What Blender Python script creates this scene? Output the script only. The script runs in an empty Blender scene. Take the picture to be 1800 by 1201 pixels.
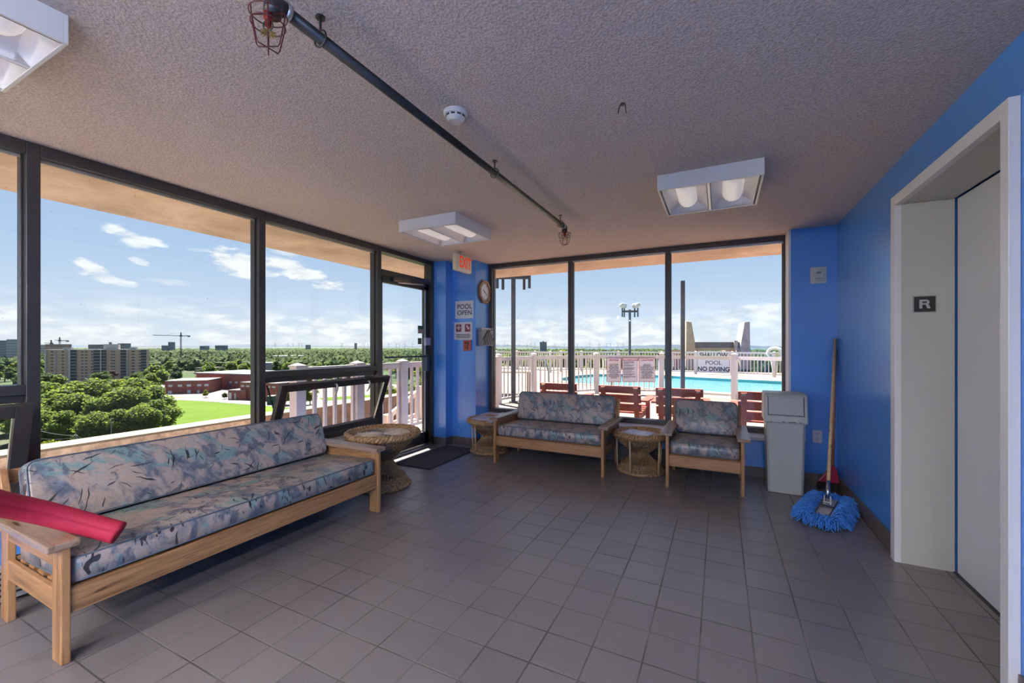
import bpy, bmesh, math, random
from math import sin, cos, pi, radians, atan2, sqrt
from mathutils import Vector, Matrix, Euler
random.seed(7)
S = bpy.context.scene
C = S.collection

# ------------------------------------------------------------------ camera
F_PX, HZ, YAW = 735.5, 610.0, math.atan(365/735.5)
cd = bpy.data.cameras.new('camera'); cam = bpy.data.objects.new('camera', cd); C.objects.link(cam)
cam.location = (0, 0, 1.30); cam.rotation_euler = (pi/2, 0, YAW)
cd.sensor_width = 36; cd.lens = 36*F_PX/1800; cd.shift_y = (HZ-600.5)/1800
cd.clip_start = 0.05; cd.clip_end = 40000
S.camera = cam
FW = (-sin(YAW), cos(YAW)); RT = (cos(YAW), sin(YAW))

def ray(px, py):                      # direction of a picture point, used only to measure places
    u = (px-900)/F_PX; v = (HZ-py)/F_PX
    return (FW[0]+u*RT[0], FW[1]+u*RT[1], v)
def at(px, py, t):
    q = ray(px, py); return Vector((t*q[0], t*q[1], 1.3+t*q[2]))
def atz(px, py, z):
    q = ray(px, py); t = (z-1.3)/q[2]; return Vector((t*q[0], t*q[1], z))

# ------------------------------------------------------------------ view
vs = S.view_settings
vs.view_transform = 'Standard'; vs.look = 'None'; vs.gamma = 1; vs.use_curve_mapping = False
vs.exposure = 0.55
S.display_settings.display_device = 'sRGB'
SKY_STRENGTH = 0.80
SUN_STRENGTH = 20.0
FILL_STRIP_E = 210.0              # glow of the added fill strips, unseen behind the viewer
cy = S.cycles
cy.max_bounces = 10; cy.diffuse_bounces = 6; cy.glossy_bounces = 4; cy.transparent_max_bounces = 24
cy.caustics_reflective = False; cy.caustics_refractive = False; cy.sample_clamp_indirect = 6

# ------------------------------------------------------------------ node helpers
class NT:
    def __init__(self, tree): self.t = tree; self.n = tree.nodes; self.l = tree.links
    def new(self, ty, **kw):
        n = self.n.new(ty)
        for k, v in kw.items():
            if k.startswith('i_'):
                key = k[2:]; key = int(key) if key.isdigit() else key.replace('_', ' ')
                self.set(n.inputs[key], v)
            else: setattr(n, k, v)
        return n
    def set(self, s, v):
        if hasattr(v, 'links') or isinstance(v, bpy.types.NodeSocket): self.l.new(v, s)
        else: s.default_value = v
    def m(self, op, a, b=None, c=None, clamp=False):
        n = self.n.new('ShaderNodeMath'); n.operation = op; n.use_clamp = clamp
        self.set(n.inputs[0], a)
        if b is not None: self.set(n.inputs[1], b)
        if c is not None: self.set(n.inputs[2], c)
        return n.outputs[0]
    def mix(self, f, a, b, bt='MIX'):
        n = self.n.new('ShaderNodeMix'); n.data_type = 'RGBA'; n.blend_type = bt
        self.set(n.inputs[0], f)
        for s, v in ((n.inputs[6], a), (n.inputs[7], b)):
            if isinstance(v, tuple) and len(v) == 3: v = v+(1,)
            self.set(s, v)
        return n.outputs[2]
    def ramp(self, f, stops, interp='LINEAR'):
        n = self.n.new('ShaderNodeValToRGB'); r = n.color_ramp; r.interpolation = interp
        while len(r.elements) < len(stops): r.elements.new(0.5)
        for e, (p, c) in zip(r.elements, stops):
            e.position = p; e.color = (c, c, c, 1) if isinstance(c, (int, float)) else tuple(c)+(1,)
        self.set(n.inputs[0], f); return n.outputs[0]
    def coord(self, which='Object', scale=(1, 1, 1), rot=(0, 0, 0), loc=(0, 0, 0)):
        t = self.n.new('ShaderNodeTexCoord'); mp = self.n.new('ShaderNodeMapping')
        self.l.new(t.outputs[which], mp.inputs[0])
        mp.inputs['Scale'].default_value = scale; mp.inputs['Rotation'].default_value = rot; mp.inputs['Location'].default_value = loc
        return mp.outputs[0]
    def noise(self, vec, scale=5, detail=3, rough=0.55, dist=0.0, out=0):
        n = self.new('ShaderNodeTexNoise'); self.l.new(vec, n.inputs['Vector'])
        n.inputs['Scale'].default_value = scale; n.inputs['Detail'].default_value = detail
        n.inputs['Roughness'].default_value = rough; n.inputs['Distortion'].default_value = dist
        return n.outputs[out]
    def bump(self, h, strength=0.3, dist=0.01):
        n = self.new('ShaderNodeBump'); self.l.new(h, n.inputs['Height'])
        n.inputs['Strength'].default_value = strength; n.inputs['Distance'].default_value = dist
        return n.outputs[0]

def mat(name, col=(.8, .8, .8), rough=.5, metal=0., spec=.5, fn=None):
    m = bpy.data.materials.new(name); m.use_nodes = True; T = NT(m.node_tree)
    b = m.node_tree.nodes['Principled BSDF']
    b.inputs['Base Color'].default_value = tuple(col)+(1,)
    b.inputs['Roughness'].default_value = rough; b.inputs['Metallic'].default_value = metal
    b.inputs['Specular IOR Level'].default_value = spec
    if fn: fn(T, b)
    return m
def srgb(r, g, b):
    f = lambda c: ((c/255+.055)/1.055)**2.4 if c > 10 else c/255/12.92
    return (f(r), f(g), f(b))
def vary(col, amt=.12, scale=3., rough=None, bump=0., bscale=60., bdist=.004, which='Object'):
    def fn(T, b):
        v = T.coord(which)
        n = T.noise(v, scale, 4, .6)
        c0 = tuple(max(0, c*(1-amt)) for c in col); c1 = tuple(min(1, c*(1+amt)) for c in col)
        T.l.new(T.ramp(n, [(.3, c0), (.7, c1)]), b.inputs['Base Color'])
        if bump: T.l.new(T.bump(T.noise(v, bscale, 3), bump, bdist), b.inputs['Normal'])
    return fn
def vmat(name, col, rough=.5, amt=.12, scale=3., bump=0., bscale=60., metal=0., spec=.5, bdist=.004):
    return mat(name, col, rough, metal, spec, vary(col, amt, scale, None, bump, bscale, bdist))

# ------------------------------------------------------------------ world: sky with clouds
def build_world():
    w = bpy.data.worlds.new('sky'); S.world = w; w.use_nodes = True; T = NT(w.node_tree)
    bg = T.n['Background']
    g = T.new('ShaderNodeTexCoord').outputs['Generated']
    sp = T.new('ShaderNodeSeparateXYZ'); T.l.new(g, sp.inputs[0]); X, Y, Z = sp.outputs
    az = T.m('ARCTAN2', X, Y)
    el = T.m('ARCTAN2', Z, T.m('SQRT', T.m('ADD', T.m('MULTIPLY', X, X), T.m('MULTIPLY', Y, Y))))
    base = T.ramp(el, [(0.0, (.74, .80, .88)), (.06, (.62, .73, .87)), (.18, (.46, .61, .84)),
                       (.35, (.33, .49, .77)), (.7, (.20, .35, .66)), (1.0, (.15, .28, .58))])
    cv = T.new('ShaderNodeCombineXYZ'); T.set(cv.inputs[0], az); T.set(cv.inputs[1], T.m('MULTIPLY', el, 3.0))
    n1 = T.noise(cv.outputs[0], 17, 7, .58, .12)
    n2 = T.noise(cv.outputs[0], 6, 4, .5, .05)
    # bank of cumulus low over the horizon
    h1 = T.m('MULTIPLY', T.ramp(el, [(0.0, .55), (.02, .85), (.058, .85), (.08, .25), (.105, 0.)]),
             T.ramp(n2, [(.36, 0.), (.52, 1.)]))
    h1 = T.m('MULTIPLY', h1, T.ramp(n1, [(.40, .25), (.58, 1.)]))
    mask = h1
    def azel(px, py):
        q = ray(px, py); return atan2(q[0], q[1]), atan2(q[2], sqrt(q[0]**2+q[1]**2))
    for (px, py, wx, wy, sl, st) in [(430, 463, 62, 20, .10, 1.), (520, 474, 62, 15, .28, 1.), (228, 416, 44, 13, .16, .9),
                             (165, 471, 26, 10, .3, .95), (190, 491, 42, 7, .12, .8), (246, 459, 16, 5, .2, .6),
                             (300, 495, 40, 5, 0, .35), (500, 445, 40, 6, .2, .5), (1330, 545, 55, 9, -.05, .8),
                             (930, 575, 70, 12, 0, .7), (1060, 578, 60, 14, 0, .8), (700, 577, 50, 14, 0, .8), (120, 590, 90, 12, 0, .7),
                             (570, 575, 80, 13, 0, .8)]:
        a0, e0 = azel(px, py); wa = abs(azel(px+wx, py)[0]-a0)*1.25; we = abs(azel(px, py-wy)[1]-e0)*1.35
        u = T.m('DIVIDE', T.m('SUBTRACT', az, a0), wa)
        v = T.m('DIVIDE', T.m('SUBTRACT', el, e0), we)
        v = T.m('ADD', v, T.m('MULTIPLY', u, sl*wx/wy))
        r = T.m('ADD', T.m('MULTIPLY', u, u), T.m('MULTIPLY', v, v))
        k = T.m('SUBTRACT', T.m('ADD', .9, T.m('MULTIPLY', T.m('SUBTRACT', n1, .5), 5.0)), r)
        k = T.m('MULTIPLY', T.m('MULTIPLY', k, 1.3, clamp=True), st)
        mask = T.m('MAXIMUM', mask, k)
    mask = T.m('MINIMUM', mask, 1.0)
    col = T.mix(T.m('MULTIPLY', mask, .9), base, T.mix(T.ramp(n1, [(.4, 0.), (.6, 1.)]), (.80, .82, .86), (1.06, 1.05, 1.03)))
    grd = T.ramp(Z, [(.0, 0.), (.5, 0.)])
    # below the horizon: what the far ground sends up
    low = T.m('LESS_THAN', Z, -0.004)
    col = T.mix(low, col, (.16, .19, .15))
    T.l.new(col, bg.inputs[0]); bg.inputs[1].default_value = SKY_STRENGTH
build_world()
sd = bpy.data.lights.new('sun', 'SUN'); sd.energy = SUN_STRENGTH; sd.angle = radians(.6); sd.color = (1, .95, .86)
sun = bpy.data.objects.new('sun', sd); C.objects.link(sun)
sun.rotation_euler = Vector((-1.65, .85, 2.55)).to_track_quat('Z', 'Y').to_euler()

# ------------------------------------------------------------------ mesh helpers
class MB:
    def __init__(self): self.v = []; self.f = []
    def add(self, vs, fs):
        o = len(self.v); self.v += [tuple(p) for p in vs]; self.f += [tuple(i+o for i in q) for q in fs]; return self
    def box(self, x0, x1, y0, y1, z0, z1):
        return self.add([(x0, y0, z0), (x1, y0, z0), (x1, y1, z0), (x0, y1, z0), (x0, y0, z1), (x1, y0, z1), (x1, y1, z1), (x0, y1, z1)],
                        [(0, 3, 2, 1), (4, 5, 6, 7), (0, 1, 5, 4), (1, 2, 6, 5), (2, 3, 7, 6), (3, 0, 4, 7)])
    def beam(self, p0, p1, w, h, up=(0, 0, 1)):
        p0 = Vector(p0); p1 = Vector(p1); d = (p1-p0).normalized(); u = Vector(up)
        s = d.cross(u)
        if s.length < 1e-4: s = d.cross(Vector((1, 0, 0)))
        s.normalize(); u = s.cross(d); vs = []
        for p in (p0, p1):
            for a, b in ((-1, -1), (1, -1), (1, 1), (-1, 1)): vs.append(p+s*(a*w/2)+u*(b*h/2))
        return self.add(vs, [(0, 3, 2, 1), (4, 5, 6, 7), (0, 1, 5, 4), (1, 2, 6, 5), (2, 3, 7, 6), (3, 0, 4, 7)][:] )
    def tube(self, pts, r, n=8, cap=True, closed=False):
        pts = [Vector(p) for p in pts]; k = len(pts); rs = r if isinstance(r, (list, tuple)) else [r]*k
        vs = []; prev = None
        for i, p in enumerate(pts):
            a = pts[i-1] if (i > 0 or closed) else pts[i]; b = pts[(i+1) % k] if (i < k-1 or closed) else pts[i]
            d = (b-a).normalized() if (b-a).length > 1e-9 else Vector((0, 0, 1))
            if prev is None:
                s = d.cross(Vector((0, 0, 1)))
                if s.length < 1e-3: s = d.cross(Vector((1, 0, 0)))
            else: s = prev - d*prev.dot(d)
            s.normalize(); prev = s; u = d.cross(s)
            for j in range(n):
                t = 2*pi*j/n; vs.append(p+s*(rs[i]*cos(t))+u*(rs[i]*sin(t)))
        fs = []
        for i in range(k if closed else k-1):
            i2 = (i+1) % k
            for j in range(n):
                j2 = (j+1) % n; fs.append((i*n+j, i*n+j2, i2*n+j2, i2*n+j))
        if cap and not closed: fs += [tuple(range(n-1, -1, -1)), tuple((k-1)*n+j for j in range(n))]
        return self.add(vs, fs)
    def lathe(self, prof, n=24, c=(0, 0, 0), caps=True):
        vs = []; fs = []
        for (r, z) in prof:
            for j in range(n):
                t = 2*pi*j/n; vs.append((c[0]+r*cos(t), c[1]+r*sin(t), c[2]+z))
        for i in range(len(prof)-1):
            for j in range(n):
                j2 = (j+1) % n; fs.append((i*n+j, i*n+j2, (i+1)*n+j2, (i+1)*n+j))
        if caps: fs += [tuple(range(n-1, -1, -1)), tuple((len(prof)-1)*n+j for j in range(n))]
        return self.add(vs, fs)
    def prism(self, poly, axis, a0, a1):          # poly in the plane normal to axis
        n = len(poly); vs = []
        for a in (a0, a1):
            for (p, q) in poly:
                vs.append({'x': (a, p, q), 'y': (p, a, q), 'z': (p, q, a)}[axis])
        return self.add(vs, [tuple(range(n-1, -1, -1)), tuple(range(n, 2*n))]+[(i, (i+1) % n, n+(i+1) % n, n+i) for i in range(n)])
    def sphere(self, c, r, n=12, m=8, sc=(1, 1, 1)):
        vs = [(c[0], c[1], c[2]-r*sc[2])]
        for i in range(1, m):
            t = -pi/2+pi*i/m
            for j in range(n):
                a = 2*pi*j/n; vs.append((c[0]+r*sc[0]*cos(t)*cos(a), c[1]+r*sc[1]*cos(t)*sin(a), c[2]+r*sc[2]*sin(t)))
        vs.append((c[0], c[1], c[2]+r*sc[2])); L = len(vs)-1; fs = []
        for j in range(n):
            j2 = (j+1) % n; fs.append((0, 1+j2, 1+j))
            for i in range(m-2): fs.append((1+i*n+j, 1+i*n+j2, 1+(i+1)*n+j2, 1+(i+1)*n+j))
            fs.append((1+(m-2)*n+j, 1+(m-2)*n+j2, L))
        return self.add(vs, fs)
    def xf(self, M):
        self.v = [tuple(M @ Vector(p)) for p in self.v]; return self
    def obj(self, name, m, parent=None, smooth=False, bevel=0, loc=None, rot=None, seg=2, subsurf=0):
        me = bpy.data.meshes.new(name); me.from_pydata(self.v, [], self.f); me.update()
        bm = bmesh.new(); bm.from_mesh(me); bmesh.ops.recalc_face_normals(bm, faces=bm.faces); bm.to_mesh(me); bm.free()
        if smooth: me.polygons.foreach_set('use_smooth', [True]*len(me.polygons))
        me.materials.append(m)
        o = bpy.data.objects.new(name, me); C.objects.link(o)
        if parent: o.parent = parent
        if loc is not None: o.location = loc
        if rot is not None: o.rotation_euler = rot
        if bevel:
            b = o.modifiers.new('bevel', 'BEVEL'); b.width = bevel; b.segments = seg; b.limit_method = 'ANGLE'; b.angle_limit = radians(40)
        if subsurf:
            b = o.modifiers.new('sub', 'SUBSURF'); b.levels = subsurf; b.render_levels = subsurf
        return o
def tag(o, label, cat, group=None, kind=None):
    if label: o['label'] = label
    if cat: o['category'] = cat
    if group: o['group'] = group
    if kind: o['kind'] = kind
    return o
def thing(name, label, cat, loc=(0, 0, 0), rz=0, group=None):
    o = bpy.data.objects.new(name, None); o.empty_display_size = .1; C.objects.link(o)
    o.location = loc; o.rotation_euler = (0, 0, rz); return tag(o, label, cat, group)
def struct(o): o['kind'] = 'structure'; return o
def sroot(name, loc=(0, 0, 0)):
    o = bpy.data.objects.new(name, None); o.empty_display_size = .1; C.objects.link(o); o.location = loc; o['kind'] = 'structure'; return o
def dup(root, loc, rz=None, label=None, group=None, scale=None, parent=None):
    r = root.copy(); C.objects.link(r); r.location = loc
    if parent: r.parent = parent
    if rz is not None: r.rotation_euler = (0, 0, rz)
    if scale is not None: r.scale = scale if isinstance(scale, tuple) else (scale,)*3
    if label: r['label'] = label
    if group: r['group'] = group
    for ch in list(root.children):
        c = ch.copy(); C.objects.link(c); c.parent = r
        for gch in list(ch.children):
            d = gch.copy(); C.objects.link(d); d.parent = c
    return r
def text(name, s, size, m, parent, loc, rot, ext=.0012, align='CENTER', bold=0., sx=1., space=1., ls=1.):
    cu = bpy.data.curves.new(name, 'FONT'); cu.body = s; cu.size = size; cu.extrude = ext; cu.offset = bold
    cu.align_x = align; cu.align_y = 'CENTER'; cu.space_character = space; cu.space_line = ls
    t = bpy.data.objects.new(name, cu); C.objects.link(t)
    dg = bpy.context.evaluated_depsgraph_get(); me = bpy.data.meshes.new_from_object(t.evaluated_get(dg))
    bpy.data.objects.remove(t); me.materials.clear(); me.materials.append(m)
    o = bpy.data.objects.new(name, me); C.objects.link(o); o.parent = parent; o.location = loc; o.rotation_euler = rot; o.scale = (sx, 1, 1)
    return o
ROT_N = (pi/2, 0, 0)            # lettering that faces -y
ROT_E = (pi/2, 0, pi/2)         # lettering that faces +x

# ------------------------------------------------------------------ materials
def floor_fn(T, b):
    v = T.coord('Object'); sp = T.new('ShaderNodeSeparateXYZ'); T.l.new(v, sp.inputs[0])
    px, py = .2087, .2063
    fx = T.m('DIVIDE', T.m('SUBTRACT', sp.outputs[0], -.077-40*px), px); fy = T.m('DIVIDE', T.m('SUBTRACT', sp.outputs[1], 2.194-40*py), py)
    def edge(f, p):
        fr = T.m('FRACT', f); return T.m('MULTIPLY', T.m('MINIMUM', fr, T.m('SUBTRACT', 1, fr)), p)
    d = T.m('MINIMUM', edge(fx, px), edge(fy, py))
    wob = T.m('MULTIPLY', T.m('SUBTRACT', T.noise(v, 60, 2), .5), .0012)
    g = T.ramp(T.m('MULTIPLY', T.m('ADD', d, wob), 100), [(.26, 1.), (.42, 0.)])       # cm from joint
    cb = T.new('ShaderNodeCombineXYZ'); T.set(cb.inputs[0], T.m('FLOOR', fx)); T.set(cb.inputs[1], T.m('FLOOR', fy))
    wn = T.new('ShaderNodeTexWhiteNoise'); wn.noise_dimensions = '2D'; T.l.new(cb.outputs[0], wn.inputs['Vector'])
    tile = T.mix(wn.outputs[0], (.172, .150, .152), (.205, .178, .176))
    scuff = T.noise(T.coord('Object', (1, 1.6, 1)), 7, 6, .68, .4)
    tile = T.mix(T.ramp(scuff, [(.50, 0.), (.80, .35)]), tile, (.27, .255, .275))
    fine = T.noise(v, 160, 2)
    tile = T.mix(T.m('MULTIPLY', T.ramp(fine, [(.35, 1.), (.5, 0.)]), .25), tile, (.06, .05, .05))
    gc = T.mix(T.ramp(T.noise(v, 2.2, 2), [(.45, 0.), (.6, 1.)]), (.15, .13, .12), (.065, .056, .056))
    T.l.new(T.mix(g, tile, gc), b.inputs['Base Color'])
    T.l.new(T.m('ADD', T.m('MULTIPLY', g, .3), T.m('ADD', .22, T.m('MULTIPLY', scuff, .24))), b.inputs['Roughness'])
    hgt = T.m('ADD', T.m('MULTIPLY', T.m('SUBTRACT', 1, g), 1.), T.m('MULTIPLY', T.noise(v, 25, 3), .12))
    T.l.new(T.bump(hgt, .55, .0025), b.inputs['Normal'])
M_floor = mat('brown_tile', spec=1.0, fn=floor_fn)
def ceil_fn(T, b):
    v = T.coord('Object'); n = T.noise(v, 95, 3, .6); n2 = T.noise(v, 1.1, 3)
    c = T.mix(T.ramp(n, [(.34, 0.), (.66, 1.)]), (.46, .395, .375), (.70, .61, .575))
    T.l.new(T.mix(T.m('MULTIPLY', T.ramp(n2, [(.4, 0.), (.7, 1.)]), .12), c, (.45, .36, .34)), b.inputs['Base Color'])
    T.l.new(T.bump(n, 1.0, .010), b.inputs['Normal'])
M_ceil = mat('popcorn_ceiling', rough=.95, spec=.1, fn=ceil_fn)
def wall_fn(T, b):
    v = T.coord('Object'); n = T.noise(v, 1.7, 4)
    T.l.new(T.ramp(n, [(.3, (.066, .250, .68)), (.7, (.075, .275, .74))]), b.inputs['Base Color'])
    T.l.new(T.bump(T.noise(v, 140, 2), .10, .002), b.inputs['Normal'])
    b.inputs['Roughness'].default_value = .26; b.inputs['Specular IOR Level'].default_value = 1.0
M_wall = mat('blue_paint', fn=wall_fn)
M_base = vmat('brown_base_tile', (.125, .10, .092), .4, .15, 6)
def base_fn(T, b):
    v = T.coord('Object'); sp = T.new('ShaderNodeSeparateXYZ'); T.l.new(v, sp.inputs[0])
    s = T.m('ADD', sp.outputs[0], sp.outputs[1]); fr = T.m('FRACT', T.m('DIVIDE', T.m('ADD', s, 40), .2075))
    g = T.ramp(T.m('MULTIPLY', T.m('MINIMUM', fr, T.m('SUBTRACT', 1, fr)), 20.75), [(.18, 1.), (.3, 0.)])
    T.l.new(T.mix(g, T.mix(T.noise(v, 5, 3), (.11, .088, .08), (.15, .12, .108)), (.24, .21, .19)), b.inputs['Base Color'])
M_base = mat('base_tile', rough=.4, fn=base_fn)
M_litreveal = vmat('lit_reveal_white', (.74, .74, .77), .4, .03)
M_sill = vmat('pale_sill', (.62, .63, .68), .35, .06, 4)
M_elev = vmat('putty_steel', (.50, .485, .45), .42, .03, 2, .05, 300)
M_elevdoor = vmat('elevator_door_paint', (.66, .65, .68), .36, .03, 1.2)
M_casing = vmat('casing_paint', (.70, .68, .69), .4, .03)
M_bronze = vmat('dark_bronze_metal', (.030, .026, .026), .38, .2, 5, spec=.6)
M_bronze2 = vmat('brown_anodised', (.045, .032, .028), .33, .2, 5, spec=.6)
M_alu = vmat('aluminium', (.55, .54, .52), .3, .1, 4, metal=.9)
M_black = mat('black', (.012, .012, .014), .5)
M_chrome = mat('chrome', (.65, .65, .66), .18, 1.)
def glass_fn(tint=(.94, .96, .96), dirt=.012):
    m = bpy.data.materials.new('window_glass'); m.use_nodes = True; T = NT(m.node_tree); T.n.remove(T.n['Principled BSDF'])
    tr = T.new('ShaderNodeBsdfTransparent'); tr.inputs[0].default_value = tint+(1,)
    gl = T.new('ShaderNodeBsdfGlossy'); gl.inputs['Roughness'].default_value = .01; gl.inputs[0].default_value = (.9, .9, .9, 1)
    lw = T.new('ShaderNodeLayerWeight'); lw.inputs[0].default_value = .5
    fr = T.m('ADD', .022, T.m('MULTIPLY', T.m('POWER', lw.outputs['Facing'], 4.0), .45))
    mx = T.new('ShaderNodeMixShader'); T.l.new(fr, mx.inputs[0]); T.l.new(tr.outputs[0], mx.inputs[1]); T.l.new(gl.outputs[0], mx.inputs[2])
    df = T.new('ShaderNodeBsdfDiffuse'); df.inputs[0].default_value = (.5, .5, .5, 1)
    v = T.coord('Object'); n = T.noise(v, 38, 2, .5); n2 = T.noise(v, 2.3, 3)
    f = T.m('MULTIPLY', T.ramp(n, [(.745, 0.), (.775, 1.)]), T.ramp(n2, [(.45, 0.), (.6, .55)]))
    mx2 = T.new('ShaderNodeMixShader'); T.l.new(T.m('ADD', f, dirt), mx2.inputs[0]); T.l.new(mx.outputs[0], mx2.inputs[1]); T.l.new(df.outputs[0], mx2.inputs[2])
    T.l.new(mx2.outputs[0], T.n['Material Output'].inputs[0]); return m
M_glass = glass_fn()
def wood_fn(axis, c0, c1, c2=None):
    sc = {'x': (1.2, 22, 22), 'y': (22, 1.2, 22), 'z': (22, 22, 1.2)}[axis]
    def fn(T, b):
        v = T.coord('Object', sc); n = T.noise(v, 1.6, 5, .6, 1.2)
        c = T.ramp(n, [(.28, c0), (.52, c1), (.75, tuple(x*1.12 for x in c1))])
        k = T.noise(T.coord('Object', tuple(x*.16+.5 for x in sc)), 7, 1)
        c = T.mix(T.ramp(k, [(.715, 0.), (.75, .85)]), c, (.06, .024, .010))
        w = T.noise(T.coord('Object'), 9, 4, .7)
        c = T.mix(T.ramp(w, [(.5, 0.), (.75, .3)]), c, c2 or tuple(x*.6 for x in c1))
        T.l.new(c, b.inputs['Base Color']); T.l.new(T.bump(n, .15, .002), b.inputs['Normal'])
    return fn
PINE = ((.150, .066, .024), (.41, .208, .088))
M_pine = {a: mat('pine_'+a, rough=.42, fn=wood_fn(a, *PINE)) for a in 'xyz'}
def worn_fn(axis):
    base = wood_fn(axis, (.17, .10, .06), (.33, .22, .15), (.12, .065, .04)); return base
M_worn = {a: mat('worn_pine_'+a, rough=.3, fn=worn_fn(a)) for a in 'xy'}
def cushion_fn(off):
    def fn(T, b):
        v = T.coord('Object', (1, 1, 1), (0, 0, 0), off)
        vd = T.new('ShaderNodeVectorMath', operation='ADD'); T.l.new(v, vd.inputs[0])
        nn = T.noise(v, 3.2, 3, .6, 0, 1)
        ns = T.new('ShaderNodeVectorMath', operation='SCALE'); T.l.new(nn, ns.inputs[0]); ns.inputs['Scale'].default_value = .12
        T.l.new(ns.outputs[0], vd.inputs[1]); w = vd.outputs[0]
        def brush(rot, sc, th0, th1, seedloc):
            mp = T.new('ShaderNodeMapping', vector_type='TEXTURE'); T.l.new(w, mp.inputs[0]); mp.inputs['Rotation'].default_value = rot; mp.inputs['Scale'].default_value = tuple(.72/x for x in sc)
            mp.inputs['Location'].default_value = seedloc
            return T.ramp(T.noise(mp.outputs[0], 1.0, 4, .62, .5), [(th0, 0.), (th1, 1.)])
        c = T.mix(brush((0, 0, .6), (7, 3.5, 3), .40, .54, (0, 0, 0)), (.115, .135, .170), (.43, .325, .265))
        c = T.mix(T.m('MULTIPLY', brush((0, 0, 1.1), (8, 3.2, 3), .535, .60, (.5, .2, .1)), .85), c, (.17, .30, .29))
        c = T.mix(T.m('MULTIPLY', brush((0, 0, .3), (8, 6, 5), .535, .60, (.9, .4, .7)), .85), c, (.085, .10, .14))
        c = T.mix(T.m('MULTIPLY', brush((0, 0, -.7), (4, 26, 8), .55, .66, (1, 8, 3)), .55), c, (.42, .36, .34))
        c = T.mix(T.m('MULTIPLY', brush((0, 0, .8), (6, 40, 20), .50, .68, (3, 8, 3)), .35), c, (.30, .34, .40))
        c = T.mix(T.m('MULTIPLY', brush((.3, .3, .4), (70, 70, 70), .50, .62, (3, 8, 3)), .18), c, (.03, .04, .07))
        for i, (r, lo) in enumerate([(.75, (2, 2, 2)), (-.55, (7, 1, 3)), (1.45, (4, 6, 9)), (.2, (1, 3, 5))]):
            mp = T.new('ShaderNodeMapping', vector_type='TEXTURE'); T.l.new(w, mp.inputs[0]); mp.inputs['Rotation'].default_value = (0, 0, r)
            mp.inputs['Scale'].default_value = (1/6.2, 1/56, 1/12); mp.inputs['Location'].default_value = lo
            k = T.ramp(T.noise(mp.outputs[0], 1.0, 1.2, .45, .25), [(.695, 0.), (.715, 1.)])
            c = T.mix(T.m('MULTIPLY', k, .92), c, (.012, .013, .02))
        T.l.new(c, b.inputs['Base Color'])
        T.l.new(T.bump(T.noise(v, 420, 2), .08, .001), b.inputs['Normal'])
        b.inputs['Roughness'].default_value = .33
    return fn
M_cush = mat('painterly_vinyl', fn=cushion_fn((0, 0, 0)))
M_pipe = mat('grey_piping', (.10, .12, .15), .4)
def wick_fn(T, b):
    v = T.coord('Object'); n = T.noise(v, 55, 4, .65)
    T.l.new(T.ramp(n, [(.34, (.13, .06, .024)), (.55, (.44, .26, .12)), (.75, (.62, .42, .23))]), b.inputs['Base Color'])
M_wick = mat('wicker_cane', rough=.45, fn=wick_fn)
M_cane = vmat('pale_cane', (.52, .38, .22), .4, .15, 14)

# ------------------------------------------------------------------ the room
H = 2.44
struct(MB().box(-3.56, 1.35, -4.2, 5.2, -.12, 0).obj('floor', M_floor))
struct(MB().box(-3.58, 1.35, -4.2, 5.2, H, H+.10).obj('ceiling', M_ceil))
# right wall with the lift opening
w = MB(); w.box(.98, 1.40, 3.33, 4.84, 0, H); w.box(.98, 1.40, -4.2, 2.21, 0, H); w.box(.98, 1.40, 2.21, 3.33, 2.18, H)
struct(w.obj('wall_right', M_wall))
w = MB(); w.box(-2.87, .62, 4.84, 5.20, 0, .365); w.box(.62, 1.40, 4.84, 5.20, 0, H)
struct(w.obj('wall_back', M_wall))
struct(MB().box(-3.56, -3.24, 4.56, 5.20, 0, H).box(-3.24, -2.87, 4.71, 5.20, 0, H).obj('wall_corner', M_wall))
struct(MB().box(-3.56, -3.29, -4.2, 3.59, 0, .365).obj('wall_left', M_wall))
struct(MB().box(-3.56, 1.40, -4.30, -4.2, 0, .9).box(-3.56, -3.2, -4.30, -4.2, .9, H).box(.4, 1.4, -4.30, -4.2, .9, H).box(-3.56, 1.40, -4.30, -4.2, 2.3, H).obj('wall_front', M_wall))
# sills, pale strip for the lit window reveal
struct(MB().box(-2.87, .62, 4.815, 5.08, .365, .400).obj('trim_1', M_sill, bevel=.004))
struct(MB().box(-3.50, -3.265, -4.2, 3.59, .365, .400).obj('trim_2', M_sill, bevel=.004))
struct(MB().box(.600, .6195, 4.845, 5.06, .40, H).obj('lit_reveal_strip', M_litreveal))  # pale strip: window light on the blue reveal put into the colour
# skirting tiles
b_ = MB().box(-2.87, .979, 4.828, 4.84, 0, .10); struct(b_.obj('baseboard_back', M_base, bevel=.003))
b_ = MB().box(.968, .98, 3.365, 4.828, 0, .115).box(.968, .98, -4.2, 2.175, 0, .115); struct(b_.obj('baseboard_right', M_base, bevel=.003))
b_ = MB().box(-3.47, -3.228, 4.548, 4.56, 0, .10).box(-3.24, -3.228, 4.56, 4.698, 0, .10).box(-3.24, -2.858, 4.698, 4.71, 0, .10).box(-2.87, -2.858, 4.71, 4.828, 0, .10)
struct(b_.obj('baseboard_corner', M_base, bevel=.003))
struct(MB().box(-3.29, -3.278, -4.2, 3.59, 0, .10).obj('baseboard_left', M_base, bevel=.003))
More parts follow.
